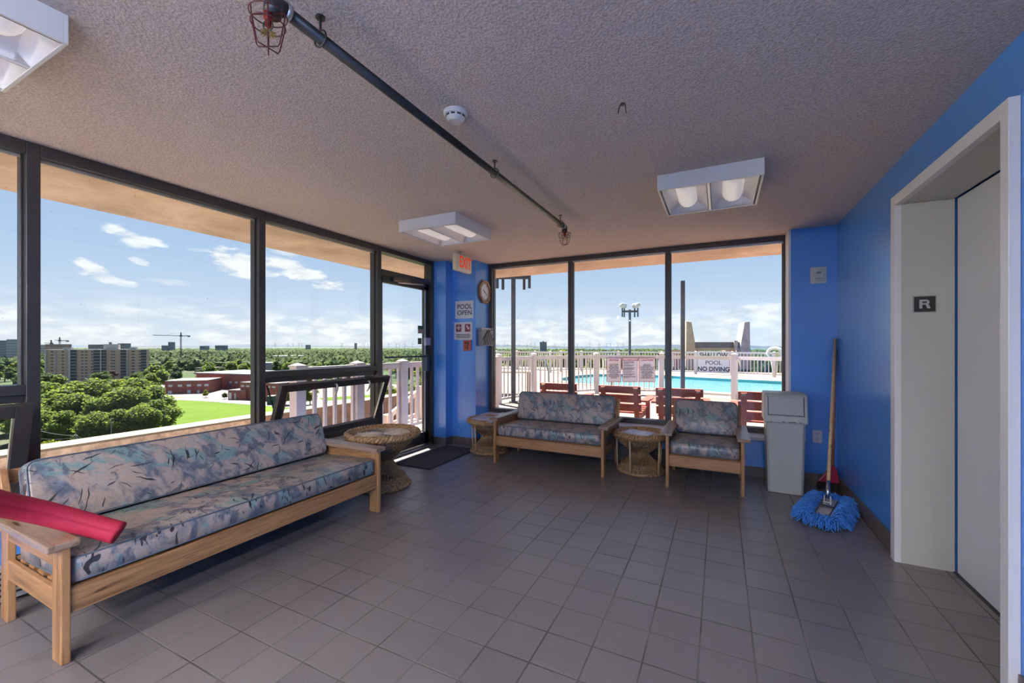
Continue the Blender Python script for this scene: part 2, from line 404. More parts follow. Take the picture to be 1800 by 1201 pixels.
# roof overhang outside
def soff_fn(T, b):
    v = T.coord('Object'); n = T.noise(v, 1.3, 6, .65, .5)
    c = T.ramp(n, [(.3, (.36, .25, .19)), (.6, (.56, .415, .33)), (.8, (.66, .53, .44))])
    cr = T.noise(T.coord('Object', (1, 1, 1)), 2.2, 4, .6, 1.5)
    k = T.ramp(T.m('ABSOLUTE', T.m('SUBTRACT', cr, .5)), [(.0, 1.), (.006, 0.)])
    c = T.mix(T.m('MULTIPLY', k, .45), c, (.16, .10, .07))
    T.l.new(c, b.inputs['Base Color']); T.l.new(T.bump(n, .4, .02), b.inputs['Normal'])
M_soff = mat('concrete_soffit', rough=.9, fn=soff_fn)
w = MB().box(-4.90, -3.58, -6.0, 6.42, 2.50, 2.85).box(-3.58, 3.2, 5.2, 6.42, 2.50, 2.85)
struct(w.obj('roof_overhang', M_soff))
struct(MB().box(-3.58, 1.4, -6.0, 5.2, 2.541, 2.85).obj('roof_slab', M_soff))

# ------------------------------------------------------------------ glazing, left wall
XF0, XF1 = -3.55, -3.43
def pane(parent, x0, x1, y0, y1, z0, z1, name='pane'):
    return MB().box(x0, x1, y0, y1, z0, z1).obj(name, M_glass, parent)
def sash(parent, y0, y1, tilt):
    # bottom hung light that tips into the room
    W = y1-y0; hh = .56; t = .045; fw = .065
    f = MB()
    f.box(-t, 0, 0, fw, 0, hh).box(-t, 0, W-fw, W, 0, hh).box(-t, 0, fw, W-fw, 0, fw).box(-t, 0, fw, W-fw, hh-fw, hh)
    s = f.obj('tilting_sash', M_bronze, parent, bevel=.003, loc=(XF1+.005, y0, .452), rot=(0, tilt, 0))
    MB().box(-.028, -.02, fw-.003, W-fw+.003, fw-.003, hh-fw+.003).obj('pane', M_glass, s)
    b = MB()
    for a0, a1, c0, c1 in ((fw-.001, fw+.007, fw, hh-fw), (W-fw-.007, W-fw+.001, fw, hh-fw)):
        b.box(-.018, .001, a0, a1, c0, c1)
    b.obj('glazing_bead', M_alu, s)
    for hy in (W*.42, W*.74):
        pts = [(.004, hy, hh-.03), (.03, hy, hh-.02), (.045, hy+.004, hh-.05), (.040, hy+.008, hh-.10), (.022, hy+.01, hh-.135)]
        MB().tube(pts, [.010, .010, .009, .008, .006], 8).obj('catch_handle', M_alu, s, smooth=True)
    a = MB().beam((XF1-.02, y0+.012, 1.0-.03), (XF1+.10, y0+.010, .72), .012, .006)
    a.obj('stay_arm', M_black, parent)
    return s
def left_window(n, y0, y1, rail, tilt=0):
    r = sroot('window_%d' % n)
    f = MB(); d = .028
    f.box(XF0, XF1, y0-d, y0+d, .40, H)                         # mullion at its near side
    f.box(XF0, XF1, y0+d, y1-d, 2.37, H).box(XF0, XF1, y0+d, y1-d, .40, .45)
    f.box(XF0+.03, XF1-.045, y0+d, y0+d+.012, .45, 2.37).box(XF0+.03, XF1-.045, y1-d-.012, y1-d, .45, 2.37)
    if rail: f.box(XF0, XF1, y0+d, y1-d, 1.035, 1.09).box(XF0+.01, XF1-.03, y0+d, y1-d, .99, 1.035)
    f.obj('window_frame', M_bronze, r, bevel=.003)
    MB().box(XF1-.046, XF1-.040, y0+d+.012, y1-d-.012, 2.350, 2.368).obj('glazing_strip', M_alu, r)
    if rail:
        pane(r, -3.50, -3.494, y0+d, y1-d, 1.09, 2.37); sash(r, y0+d+.012, y1-d-.012, tilt)
    else: pane(r, -3.50, -3.494, y0+d, y1-d, .45, 2.37)
    return r
left_window(1, -.42, .905, True, radians(16))
left_window(2, .905, 2.21, False)
left_window(3, 2.21, 3.56, True, radians(20))
left_window(4, -1.74, -.42, False)
left_window(5, -3.06, -1.74, False)
# door with transom
D = sroot('door_1')
f = MB(); f.box(XF0, XF1, 3.532, 3.588, 0, H).box(XF0, XF1, 4.50, 4.56, 0, H).box(XF0, XF1, 3.588, 4.50, 2.385, H).box(XF0, XF1, 3.588, 4.50, 2.125, 2.185)
f.obj('door_frame', M_bronze, D, bevel=.003)
pane(D, -3.50, -3.494, 3.588, 4.50, 2.185, 2.385, 'transom_pane')
lf = MB(); a0, a1 = 3.592, 4.496
lf.box(-3.515, -3.47, a0, a0+.055, .03, 2.12).box(-3.515, -3.47, a1-.085, a1, .03, 2.12).box(-3.515, -3.47, a0, a1, .03, .185).box(-3.515, -3.47, a0, a1, 2.045, 2.12)
leaf = lf.obj('door_leaf', M_bronze, D, bevel=.003)
MB().box(-3.495, -3.489, a0+.055, a1-.085, .185, 2.045).obj('pane', M_glass, leaf)
MB().box(-3.468, -3.462, a1-.087, a1-.078, .185, 2.045).obj('glazing_bead', M_alu, leaf)
pb = MB().box(-3.42, -3.40, a0+.03, a1-.06, 1.168, 1.188)
pb.obj('push_bar', mat('blue_black_metal', (.02, .035, .06), .3, .6), leaf, bevel=.003)
MB().box(-3.47, -3.395, a1-.13, a1-.07, .985, 1.20).obj('push_plate', mat('dark_blue_grey', (.02, .035, .055), .4), leaf, bevel=.004)
MB().box(-3.47, -3.43, a1-.105, a1-.01, 1.32, 1.42).obj('lock_case', mat('lilac_grey', (.35, .37, .5), .4), leaf, bevel=.006)
MB().box(-3.4885, -3.486, a1-.20, a1-.125, 1.335, 1.415).obj('lock_label', mat('olive_grey', (.10, .10, .08), .5), leaf)
MB().box(-3.4885, -3.486, a1-.20, a1-.10, 1.475, 1.53).obj('glass_sticker', mat('drab_pink', (.33, .27, .25), .6), leaf)
MB().box(-3.4885, -3.4858, a1-.20, a1-.10, 1.53, 1.575).obj('glass_sticker_band', mat('dark_green', (.012, .10, .075), .6), leaf)
cl = MB().box(-3.46, -3.405, 3.80, 4.05, 2.075, 2.135).obj('door_closer', vmat('brass_brown', (.14, .105, .075), .35, .2, 8, metal=.5), leaf, bevel=.012)
MB().tube([(-3.43, 3.86, 2.07), (-3.26, 4.12, 2.06), (-3.43, 4.40, 2.085)], .009, 8).obj('closer_arm', M_chrome, leaf)
MB().box(-3.56, -3.405, 3.59, 4.50, 0, .022).obj('threshold', M_alu, D, bevel=.004)
# back window, three lights
W2 = [(-2.82, -1.695), (-1.695, -.53), (-.53, .615)]
for i, (x0, x1) in enumerate(W2):
    r = sroot('window_%d' % (6+i)); f = MB(); Y0, Y1 = 5.06, 5.17; d = .026
    xa = x0-d if i else x0-.05; f.box(xa, x0+(d if i else 0), Y0, Y1, .40, H)
    if i == 2: f.box(x1-.03, x1+.004, Y0, Y1, .40, H)
    xr = x1-(.03 if i == 2 else d); xl = x0+(d if i else 0)
    f.box(xl, xr, Y0, Y1, 2.385, H).box(xl, xr, Y0, Y1, .40, .452)
    f.box(xl, xl+.008, Y0+.04, Y1-.02, .452, 2.385).box(xr-.008, xr, Y0+.04, Y1-.02, .452, 2.385)
    f.obj('window_frame', M_bronze2, r, bevel=.003)
    MB().box(xl, xr, 5.115, 5.121, .452, 2.385).obj('pane', M_glass, r)
    MB().box(xl, xr, Y0+.034, Y0+.04, 2.368, 2.385).obj('glazing_strip', M_alu, r)
# unseen window added behind the viewer to let in more daylight
r = sroot('window_9'); MB().box(-3.2, -3.1, -4.28, -4.22, .9, 2.3).box(-1.45, -1.35, -4.28, -4.22, .9, 2.3).box(.3, .4, -4.28, -4.22, .9, 2.3).obj('window_frame', M_bronze, r)
MB().box(-3.1, .3, -4.253, -4.247, .9, 2.3).obj('pane', M_glass, r)

# ------------------------------------------------------------------ lift door and casing
D = sroot('door_2')
f = MB()
f.box(.947, .9795, 3.295, 3.36, 0, 2.215).box(.947, .9795, 2.18, 2.232, 0, 2.215).box(.947, .9795, 2.232, 3.295, 2.155, 2.215)
f.obj('door_casing', M_casing, D, bevel=.002)
f = MB(); f.box(.975, 1.215, 3.297, 3.329, 0, 2.178).box(.975, 1.215, 2.212, 2.234, 0, 2.178).box(.975, 1.215, 2.234, 3.297, 2.158, 2.178)
f.obj('door_reveal', M_elev, D)
MB().box(1.222, 1.26, 2.225, 3.283, .006, 2.150).obj('sliding_panel', M_elevdoor, D)
MB().box(1.262, 1.30, 2.2, 3.36, 0, 2.2).obj('shaft_gap', M_black, D)
MB().box(1.205, 1.235, 2.236, 3.294, 0, .004).obj('floor_sill', mat('dark_sill', (.05, .045, .045), .4, .5), D)
s = thing('floor_sign', 'dark square sign with a pale letter R on the lift door surround', 'sign', (1.083, 3.297, 1.553))
MB().box(-.052, .052, -.004, 0, -.049, .049).obj('sign_border', vmat('pewter', (.28, .28, .28), .35, .1, 9, metal=.5), s, bevel=.001)
MB().box(-.047, .047, -.0055, -.004, -.044, .044).obj('sign_plate', mat('dark_plate', (.022, .02, .024), .45), s)
g = MB(); hh_ = .026
g.box(-.024, -.011, -.0068, -.0055, -hh_, hh_).box(-.011, .006, -.0068, -.0055, hh_-.011, hh_).box(-.011, .006, -.0068, -.0055, -.004, .006)
for i in range(8):
    a0, a1 = -pi/2+pi*i/8, -pi/2+pi*(i+1)/8; q_ = [(.006+rr*cos(a_)*1.0, .011+rr*sin(a_)) for a_, rr in ((a0, .015), (a1, .015), (a1, .0045), (a0, .0045))]
    g.prism(q_, 'y', -.0068, -.0055)
g.prism([(.003, .0), (.016, .0), (.026, -hh_), (.011, -hh_)], 'y', -.0068, -.0055)
g.obj('lettering', mat('pale_letter', (.42, .44, .47), .5), s)
MB().lathe([(.002, 0), (.002, .001)], 8).xf(Matrix.Rotation(pi/2, 4, 'X')).obj('screw', M_pipe, s, loc=(0, -.0056, -.036))

# ------------------------------------------------------------------ slatted pine seats
def cushion(name, parent, W, D, T_, loc, rot, r=.03, seams=()):
    # rounded box with a slightly crowned top, piping along both edges
    nx, ny = max(6, int(W/.09)), 6; mb = MB(); vs = []
    def crown(u, v): return .010*(1-(2*u-1)**4)*(1-(2*v-1)**4)
    def ring(inset, z, cr):
        pts = []; R = .045
        for cx, cy_, a0 in ((W/2-R, D/2-R, 0), (-W/2+R, D/2-R, 90), (-W/2+R, -D/2+R, 180), (W/2-R, -D/2+R, 270)):
            for k in range(5):
                a = radians(a0+22.5*k); pts.append((cx+(R-inset)*cos(a), cy_+(R-inset)*sin(a), z))
        return pts
    rings = [ring(.012, 0, 0), ring(0, .008, 0), ring(-.002, T_*.5, 0), ring(0, T_-.008, 0), ring(.012, T_, 0)]
    n = 20
    for rr in rings: vs += rr
    fs = []
    for i in range(len(rings)-1):
        for j in range(n): fs.append((i*n+j, i*n+(j+1) % n, (i+1)*n+(j+1) % n, (i+1)*n+j))
    mb.add(vs, fs)
    for zz, s in ((0, -1), (T_, 1)):
        base = ring(.012, zz, 0); mid = ring(.05, zz+s*.006, 0); inn = ring(.1 if False else .045, zz+s*.006, 0)
        c = (0, 0, zz+s*.014)
        m2 = [(p[0]*.8, p[1]*.72, zz+s*.012) for p in base]
        mb.add(base+m2+[c], [(j, (j+1) % n, n+(j+1) % n, n+j) for j in range(n)]+[(n+j, n+(j+1) % n, 2*n) for j in range(n)])
    o = mb.obj(name, M_cush, parent, smooth=True, loc=loc, rot=rot)
    p = MB()
    for zz in (.004, T_-.004):
        p.tube([(q[0]*1.001, q[1]*1.001, zz) for q in ring(.003, zz, 0)], .0042, 6, closed=True)
    p.obj('piping', M_pipe, o, smooth=True)
    return o
def pine_seat(name, W, label, cat, loc, rz, bw=.07, group=None):
    r = thing(name, label, cat, loc, rz, group); hw = W/2; lt = .030
    for s in (-1, 1):
        x = s*(hw-lt/2)
        MB().box(x-lt/2, x+lt/2, 0, .092, 0, .475).obj('leg', M_pine['z'], r, bevel=.005)
        # rear leg runs on up as the back post, leaning
        p = MB(); prof = [(.61, 0), (.69, 0), (.694, .40), (.778, .700), (.722, .708), (.61, .42)]
        p.prism([(y, z) for y, z in prof], 'x', x-lt/2, x+lt/2); p.obj('leg', M_pine['z'], r, bevel=.004)
        MB().box(x-.011, x+.011, .092, .62, .20, .292).obj('side_rail', M_pine['y'], r, bevel=.004)
        MB().box(x-.011, x+.011, .092, .65, .385, .475).obj('arm_rail', M_pine['y'], r, bevel=.004)
        a = MB(); xo = .0; x0, x1 = (x-lt/2-.045, x+lt/2+.028) if s < 0 else (x-lt/2-.028, x+lt/2+.045)
        a.prism([(x0, -.010), (x1, -.010), (x1, .60), (x1-(.03 if s < 0 else 0), .74), (x0+(.03 if s > 0 else 0), .74), (x0, .60)] , 'z', .475, .505)
        a.obj('armrest', M_worn['y'], r, bevel=.006)
    MB().box(-hw+lt, hw-lt, .012, .040, .195, .300).obj('front_rail', M_pine['x'], r, bevel=.004)
    MB().box(-hw+lt, hw-lt, .615, .643, .20, .300).obj('rear_rail', M_pine['x'], r, bevel=.004)
    for k in range(5):
        y = .08+k*.105; MB().box(-hw+lt, hw-lt, y, y+.06, .28, .299).obj('seat_slat', M_pine['x'], r)
    for z in (.655, .50):
        yy = .722+(z-.50)*.28
        MB().box(-hw+lt, hw-lt, -.011, .011, -.035, .035).obj('back_rail', M_pine['x'], r, bevel=.003, loc=(0, yy, z), rot=(radians(-19), 0, 0))
    cushion('seat_cushion', r, W-2*lt-.010, .60, .108, (0, .315, .302), (radians(-2.2), 0, 0))
    cushion('back_cushion', r, W-bw, .335, .100, (0, .672, .556), (radians(73), 0, 0))
    return r
pine_seat('sofa', 1.79, 'long pine three seat sofa under the left windows with painterly blue grey vinyl cushions', 'sofa', (-2.393, 1.602, 0), pi/2, .12)
pine_seat('loveseat', 1.25, 'two seat pine bench with patterned blue grey cushions before the back window', 'sofa', (-1.652, 4.115, 0), 0)
pine_seat('armchair', .645, 'single pine armchair with blue grey patterned cushions left of the swing top bin', 'armchair', (-.128, 4.115, 0), 0)

# ------------------------------------------------------------------ wicker tables
M_wkd = vmat('dark_reed_backing', (.06, .035, .02), .6, .2, 20)
def wicker(name, R1, rw, R2, h, label, loc, group, legs, zw):
    r = thing(name, label, 'table', loc, 0, group)
    def strands(za, zb, ra, rb, n, tw, rad, bulge=0.):
        m = MB()
        for i in range(n):
            a = 2*pi*i/n
            # a straight cane between the two rings, turned by tw: gives the hourglass
            p0 = Vector((ra*cos(a), ra*sin(a), za)); p1 = Vector((rb*cos(a+tw), rb*sin(a+tw), zb))
            m.tube([p0.lerp(p1, k/5)+Vector((0, 0, 0)) for k in range(6)], rad, 4, cap=False)
        return m
    b = strands(.03, zw, R2-.012, rw, 46, 1.15, .0030); b.v += []
    b2 = strands(.03, zw, R2-.012, rw, 40, .35, .0026); b.add(b2.v, b2.f)
    b3 = strands(zw, h-.09, rw, R1*.80, 46, 1.25, .0034); b.add(b3.v, b3.f)
    b4 = strands(zw, h-.09, rw, R1*.80, 40, .3, .0028); b.add(b4.v, b4.f)
    b.obj('woven_body', M_wick, r)
    # open weave collar under the rim and over the foot
    for nm, z0, z1, ra, rb in (('upper_weave', h-.10, h-.012, R1*.76, R1*.96), ('lower_weave', .015, .10, R2, R2*.80)):
        m = MB(); nn = 64
        for i in range(nn):
            for s in (-1, 1):
                a = 2*pi*i/nn; p = []
                for k in range(4):
                    t = k/3; rr = ra+(rb-ra)*t; aa = a+s*t*.22; p.append((rr*cos(aa), rr*sin(aa), z0+(z1-z0)*t))
                m.tube(p, .0032, 4, cap=False)
        for k in range(3):
            t = .15+k*.35; rr = ra+(rb-ra)*t
            m.tube([(rr*cos(2*pi*j/40), rr*sin(2*pi*j/40), z0+(z1-z0)*t) for j in range(40)], .0030, 4, closed=True)
        m.obj(nm, M_wick, r)
    def braid(R, z, rad, n, turns):
        m = MB()
        for s in range(3):
            ps = []
            for i in range(n):
                a = 2*pi*i/n; ph = turns*a+2*pi*s/3
                rr = R+rad*cos(ph); ps.append((rr*cos(a), rr*sin(a), z+rad*sin(ph)))
            m.tube(ps, rad*.95, 5, closed=True)
        return m
    braid(R1-.020, h-.012, .0185, 170, 20).obj('braided_rim', M_wick, r, smooth=True)
    braid(R2-.006, .0155, .0085, 120, 20).obj('foot_ring', M_wick, r, smooth=True)
    w_ = MB()
    for k in range(3): w_.tube([((rw+.004)*cos(2*pi*j/28), (rw+.004)*sin(2*pi*j/28), zw-.012+k*.012) for j in range(28)], .006, 6, closed=True)
    w_.obj('waist_band', M_wick, r, smooth=True)
    t = MB()
    for k in range(4):
        rr = R1*(.93-.06*k); t.tube([(rr*cos(2*pi*j/48), rr*sin(2*pi*j/48), h-.008-.002*k) for j in range(48)], .0075, 5, closed=True)
    t.obj('coiled_border', M_wick, r, smooth=True)
    t = MB(); n = 46
    for i in range(n):
        a = 2*pi*i/n; p = []
        for k in range(7):
            q = k/6; rr = .012+(R1*.74-.012)*q; aa = a+.9*(1-q); p.append((rr*cos(aa), rr*sin(aa), h-.016+.001*(i % 3)))
        t.tube(p, .0052 if R1 > .3 else .0045, 4, cap=False)
    MB().lathe([(R1*.78, h-.036), (R1*.78, h-.027)], 40).obj('top_backing', M_wkd, r)
    t.obj('swirled_top', vmat('worn_cane_top', (.50, .41, .33), .22, .3, 18), r)
    for k in range(legs):
        a = radians(255+k*360/legs); MB().tube([((R2-.001)*cos(a), (R2-.001)*sin(a), .005), ((R2+.012)*cos(a), (R2+.012)*sin(a), h-.03)], .0095, 8).obj('cane_leg', M_cane, r, smooth=True)
    return r
wicker('wicker_table', .335, .085, .25, .50, 'large round wicker hourglass table at the far end of the long sofa', (-2.837, 2.985, 0), 'wicker side tables', 0, .24)
wicker('wicker_table', .275, .08, .235, .40, 'small wicker table with cane legs holding a brochure beside the armchair', (-.745, 4.533, 0), 'wicker side tables', 5, .19)
wicker('wicker_table', .265, .08, .232, .40, 'small wicker table stacked with folded papers left of the loveseat', (-2.572, 4.545, 0), 'wicker side tables', 5, .19)

# ------------------------------------------------------------------ papers
def print_fn(c0, c1, c2, sc=9):
    def fn(T, b):
        v = T.coord('Object'); n = T.noise(v, sc, 3, .6); k = T.noise(v, sc*3, 2)
        T.l.new(T.mix(T.ramp(k, [(.5, 0.), (.62, .6)]), T.ramp(n, [(.38, c0), (.5, c1), (.62, c2)]), c0), b.inputs['Base Color'])
    return fn
def sheet(w, d, t, curl=.0):
    m = MB(); n = 8; top = []; bot = []
    for i in range(n+1):
        x = -w/2+w*i/n; z = curl*(2*i/n-1)**2
        for y in (-d/2, d/2): top.append((x, y, z+t)); bot.append((x, y, z))
    k = 2*(n+1); fs = []
    for i in range(n):
        a = 2*i; fs += [(a, a+2, a+3, a+1), (k+a, k+a+1, k+a+3, k+a+2), (a, k+a, k+a+2, a+2), (a+1, a+3, k+a+3, k+a+1)]
    fs += [(0, 1, k+1, k), (2*n, k+2*n, k+2*n+1, 2*n+1)]
    return m.add(top+bot, fs)
tag(sheet(.22, .29, .004, .012).obj('brochure', mat('printed_brochure', rough=.35, fn=print_fn((.62, .62, .72), (.40, .36, .50), (.70, .70, .76))), loc=(-.775, 4.44, .4035), rot=(0, 0, radians(66))),
    'glossy printed brochure lying on the small wicker table beside the armchair', 'brochure')
t = thing('newspaper_stack', 'lavender grey folded papers on the small wicker table beside the corner', 'newspaper', (-2.55, 4.44, .4035), radians(-9))
M_news = mat('newsprint_lilac', rough=.6, fn=print_fn((.42, .42, .58), (.34, .33, .45), (.48, .46, .55), 12))
for k in range(4): sheet(.34-.012*k, .24-.008*k, .007, .004).obj('folded_paper', M_news, t, loc=(.004*k, .003*k, .0085*k), rot=(0, 0, radians(3*k)))
tag(sheet(.26, .20, .002, .012).obj('paper_sheet', mat('white_paper', rough=.6, fn=print_fn((.72, .73, .76), (.70, .71, .74), (.50, .56, .66), 14)), loc=(-2.50, 4.955, .4005), rot=(0, 0, radians(8))),
    'loose white paper sheet lying on the back window sill behind the loveseat', 'paper')

# ------------------------------------------------------------------ swing top bin
t = thing('trash_bin', 'tall pale grey plastic swing top bin beneath the back window corner', 'bin', (.522, 4.372, 0), radians(-1))
M_bin = mat('grey_bin_plastic', rough=.4, fn=vary((.46, .46, .42), .07, 3, bump=.15, bscale=420, bdist=.001))
def taper(w0, d0, w1, d1, z0, z1, yc0, yc1, r=.02):
    vs = []
    for w, d, z, yc in ((w0, d0, z0, yc0), (w1, d1, z1, yc1)):
        vs += [(-w/2+r, yc-d/2, z), (w/2-r, yc-d/2, z), (w/2, yc-d/2+r, z), (w/2, yc+d/2-r, z), (w/2-r, yc+d/2, z), (-w/2+r, yc+d/2, z), (-w/2, yc+d/2-r, z), (-w/2, yc-d/2+r, z)]
    return MB().add(vs, [tuple(range(7, -1, -1)), tuple(range(8, 16))]+[(i, (i+1) % 8, 8+(i+1) % 8, 8+i) for i in range(8)])
taper(.268, .31, .298, .335, 0.002, .635, .165, .172).obj('body', M_bin, t, bevel=.006)
hd = MB(); pr_ = [(-.012, .625), (.352, .625), (.352, .70), (.325, .872), (.30, .884), (.045, .884), (.024, .872), (-.006, .665)]
hd.prism(pr_, 'x', -.163, .163); lid = hd.obj('lid', M_bin, t, bevel=.012, seg=3)
MB().box(-.13, .13, -.004, .004, -.078, .078).obj('swing_flap', mat('flap_plastic', (.41, .41, .38), .38), t, bevel=.004, loc=(0, .0035, .780), rot=(radians(-8.6), 0, 0))
MB().box(-.136, .136, -.002, .002, -.003, .003).obj('flap_gap', M_black, lid, loc=(0, -.0055, .695), rot=(radians(-8.6), 0, 0))
for s in (-1, 1): MB().box(-.002, .002, -.0015, .0015, -.083, .083).obj('flap_gap', M_black, lid, loc=(s*.134, .0065, .778), rot=(radians(-8.6), 0, 0))
random.seed(3); M_grime = mat('olive_grime', (.10, .09, .05), .8)
for (x, w_) in ((-.115, .012), (-.03, .02), (.02, .035), (.055, .02), (.10, .012), (.125, .006)): MB().box(x, x+w_, -.0145, -.0125, .636, .6405+random.random()*.004).obj('grime_spot', M_grime, lid)

# ------------------------------------------------------------------ dust mop and broom in the corner
def strands_mop():
    random.seed(11); m = MB()
    for i in range(1050):
        # base on the backing rectangle, drooping outward to the floor
        ed = random.random(); L, Wd = .58, .17
        if ed < .76: bx = random.choice((-1, 1))*Wd/2*random.uniform(.5, 1); by = random.uniform(-L/2, L/2); dx = (1 if bx > 0 else -1); dy = random.uniform(-.5, .5)
        else: by = random.choice((-1, 1))*L/2*random.uniform(.8, 1); bx = random.uniform(-Wd/2, Wd/2); dy = (1 if by > 0 else -1); dx = random.uniform(-.6, .6)
        l = random.uniform(.07, .125); n = sqrt(dx*dx+dy*dy); dx /= n; dy /= n
        z0 = random.uniform(.02, .052); lift = random.uniform(.0, .06); p = []; ph = random.uniform(0, 6)
        for k in range(5):
            q = k/4; wob = .011*sin(ph+q*7)
            p.append((bx+dx*l*q-dy*wob, by+dy*l*q+dx*wob, max(.005, z0+lift*sin(q*2.6)-z0*q*q*.9)))
        m.tube(p, [.0042, .0046, .0044, .004, .0028], 4, cap=False)
    return m
mo = thing('dust_mop', 'blue shaggy dust mop with wooden handle leaning into the corner', 'mop', (.745, 4.00, 0), radians(-18.4))
o = strands_mop().obj('mop_strands', mat('blue_yarn', rough=.8, fn=vary((.055, .24, .70), .45, 70)), mo); o['kind'] = 'stuff'
bk = MB(); bk.box(-.075, .075, -.27, .27, .034, .050); bk.obj('canvas_backing', vmat('off_white_canvas', (.52, .51, .54), .8, .12, 20), mo, bevel=.008)
bk = MB().tube([(-.045, -.2, .06), (-.045, .2, .06)], .004, 6).tube([(.045, -.2, .06), (.045, .2, .06)], .004, 6).beam((-.05, 0, .062), (.05, 0, .062), .03, .006)
bk.obj('wire_frame', mat('dark_steel', (.12, .12, .13), .35, .8), mo)
Mi = Matrix.Rotation(radians(18.4), 4, 'Z'); top = Mi @ (Vector((.963, 4.815, 1.375))-Vector((.745, 4.00, 0)))
base = Vector((0.0, .03, .085)); dr = (top-base).normalized()
MB().tube([base+dr*.12, top], .0125, 12).obj('handle', mat('ash_handle', rough=.4, fn=wood_fn('z', (.45, .27, .12), (.66, .44, .22))), mo, smooth=True)
MB().tube([base+dr*.03, base+dr*.17], [.012, .015], 12).obj('ferrule', M_chrome, mo, smooth=True)
MB().beam(base+Vector((-.02, 0, -.02)), base+dr*.05+Vector((-.018, 0, 0)), .006, .02).beam(base+Vector((.02, 0, -.02)), base+dr*.05+Vector((.018, 0, 0)), .006, .02).tube([base+Vector((-.03, 0, 0)), base+Vector((.03, 0, 0))], .006, 8).obj('swivel_clamp', mat('steel_clamp', (.25, .25, .26), .3, .9), mo)
br = thing('broom', 'crimson plastic broom with reddish wooden handle standing behind the blue mop', 'broom', (.915, 4.675, 0), 0)
bt = Vector((.966, 4.822, 1.27))-Vector((.915, 4.675, 0)); bb = Vector((0, 0, .20))
MB().tube([bb, bt], .011, 10).obj('handle', mat('red_brown_handle', rough=.4, fn=wood_fn('z', (.22, .06, .035), (.36, .13, .08))), br, smooth=True)
M_crim = vmat('crimson_plastic', (.30, .012, .045), .35, .15, 8)
hd = MB(); hd.prism([(-.018, .225), (.018, .225), (.030, .19), (.048, .075), (-.115, .075), (-.030, .19)], 'y', -.022, .022)
hd.obj('broom_head', M_crim, br, bevel=.006)
random.seed(4); m = MB()
for i in range(160):
    x = random.uniform(-.108, .042); y = random.uniform(-.02, .02); m.tube([(x, y, .078), (x*1.12+random.uniform(-.004, .004), y*1.4, .004)], .0016, 3, cap=False)
m.obj('bristles', mat('black_bristle', (.02, .015, .018), .7), br)['kind'] = 'stuff'

# ------------------------------------------------------------------ floor mat, heaters
def mat_fn(T, b):
    v = T.coord('Object'); n = T.noise(v, 75, 2, .6); T.l.new(T.ramp(n, [(.36, (.012, .012, .015)), (.62, (.075, .075, .09))]), b.inputs['Base Color'])
    T.l.new(T.bump(n, .8, .006), b.inputs['Normal'])
t = thing('doormat', 'charcoal flecked doormat on the tiles inside the glass door', 'doormat', (-2.99, 4.055, 0))
MB().box(-.235, .235, -.478, .478, .002, .012).obj('mat_pile', mat('charcoal_pile', rough=.95, fn=mat_fn), t)
e = MB(); e.box(-.25, .25, -.492, .492, 0.0003, .006); e.obj('rubber_edge', mat('rubber_edge', (.02, .02, .022), .6), t, bevel=.002)
def heater(name, x0, x1, y0, y1, label, m, face):
    t = thing(name, label, 'heater', ((x0+x1)/2, (y0+y1)/2, 0)); dx, dy = (x1-x0)/2, (y1-y0)/2
    b = MB().box(-dx, dx, -dy, dy, .02, .19)
    b.obj('cabinet', m, t, bevel=.006); g = MB()
    for k in range(5):
        z = .05+k*.028
        if face == 'x': g.box(dx, dx+.004, -dy+.02, dy-.02, z, z+.010)
        else: g.box(-dx+.02, dx-.02, -dy-.004, -dy, z, z+.010)
    g.obj('grille', M_black, t)
    for s in (-1, 1):
        if face == 'x': MB().box(-dx, dx, s*(dy-.05)-.02, s*(dy-.05)+.02, 0, .02).obj('foot', m, t)
        else: MB().box(s*(dx-.05)-.02, s*(dx-.05)+.02, -dy, dy, 0, .02).obj('foot', m, t)
heater('baseboard_heater', -3.277, -3.215, -.9, 2.45, 'low pale grey baseboard heater along the wall behind the long sofa', vmat('grey_enamel', (.33, .31, .29), .4, .05), 'x')
heater('baseboard_heater', -1.9, -.12, 4.775, 4.827, 'low dark brown baseboard heater under the back window behind the loveseat', vmat('brown_enamel', (.055, .045, .045), .4, .05), 'y')

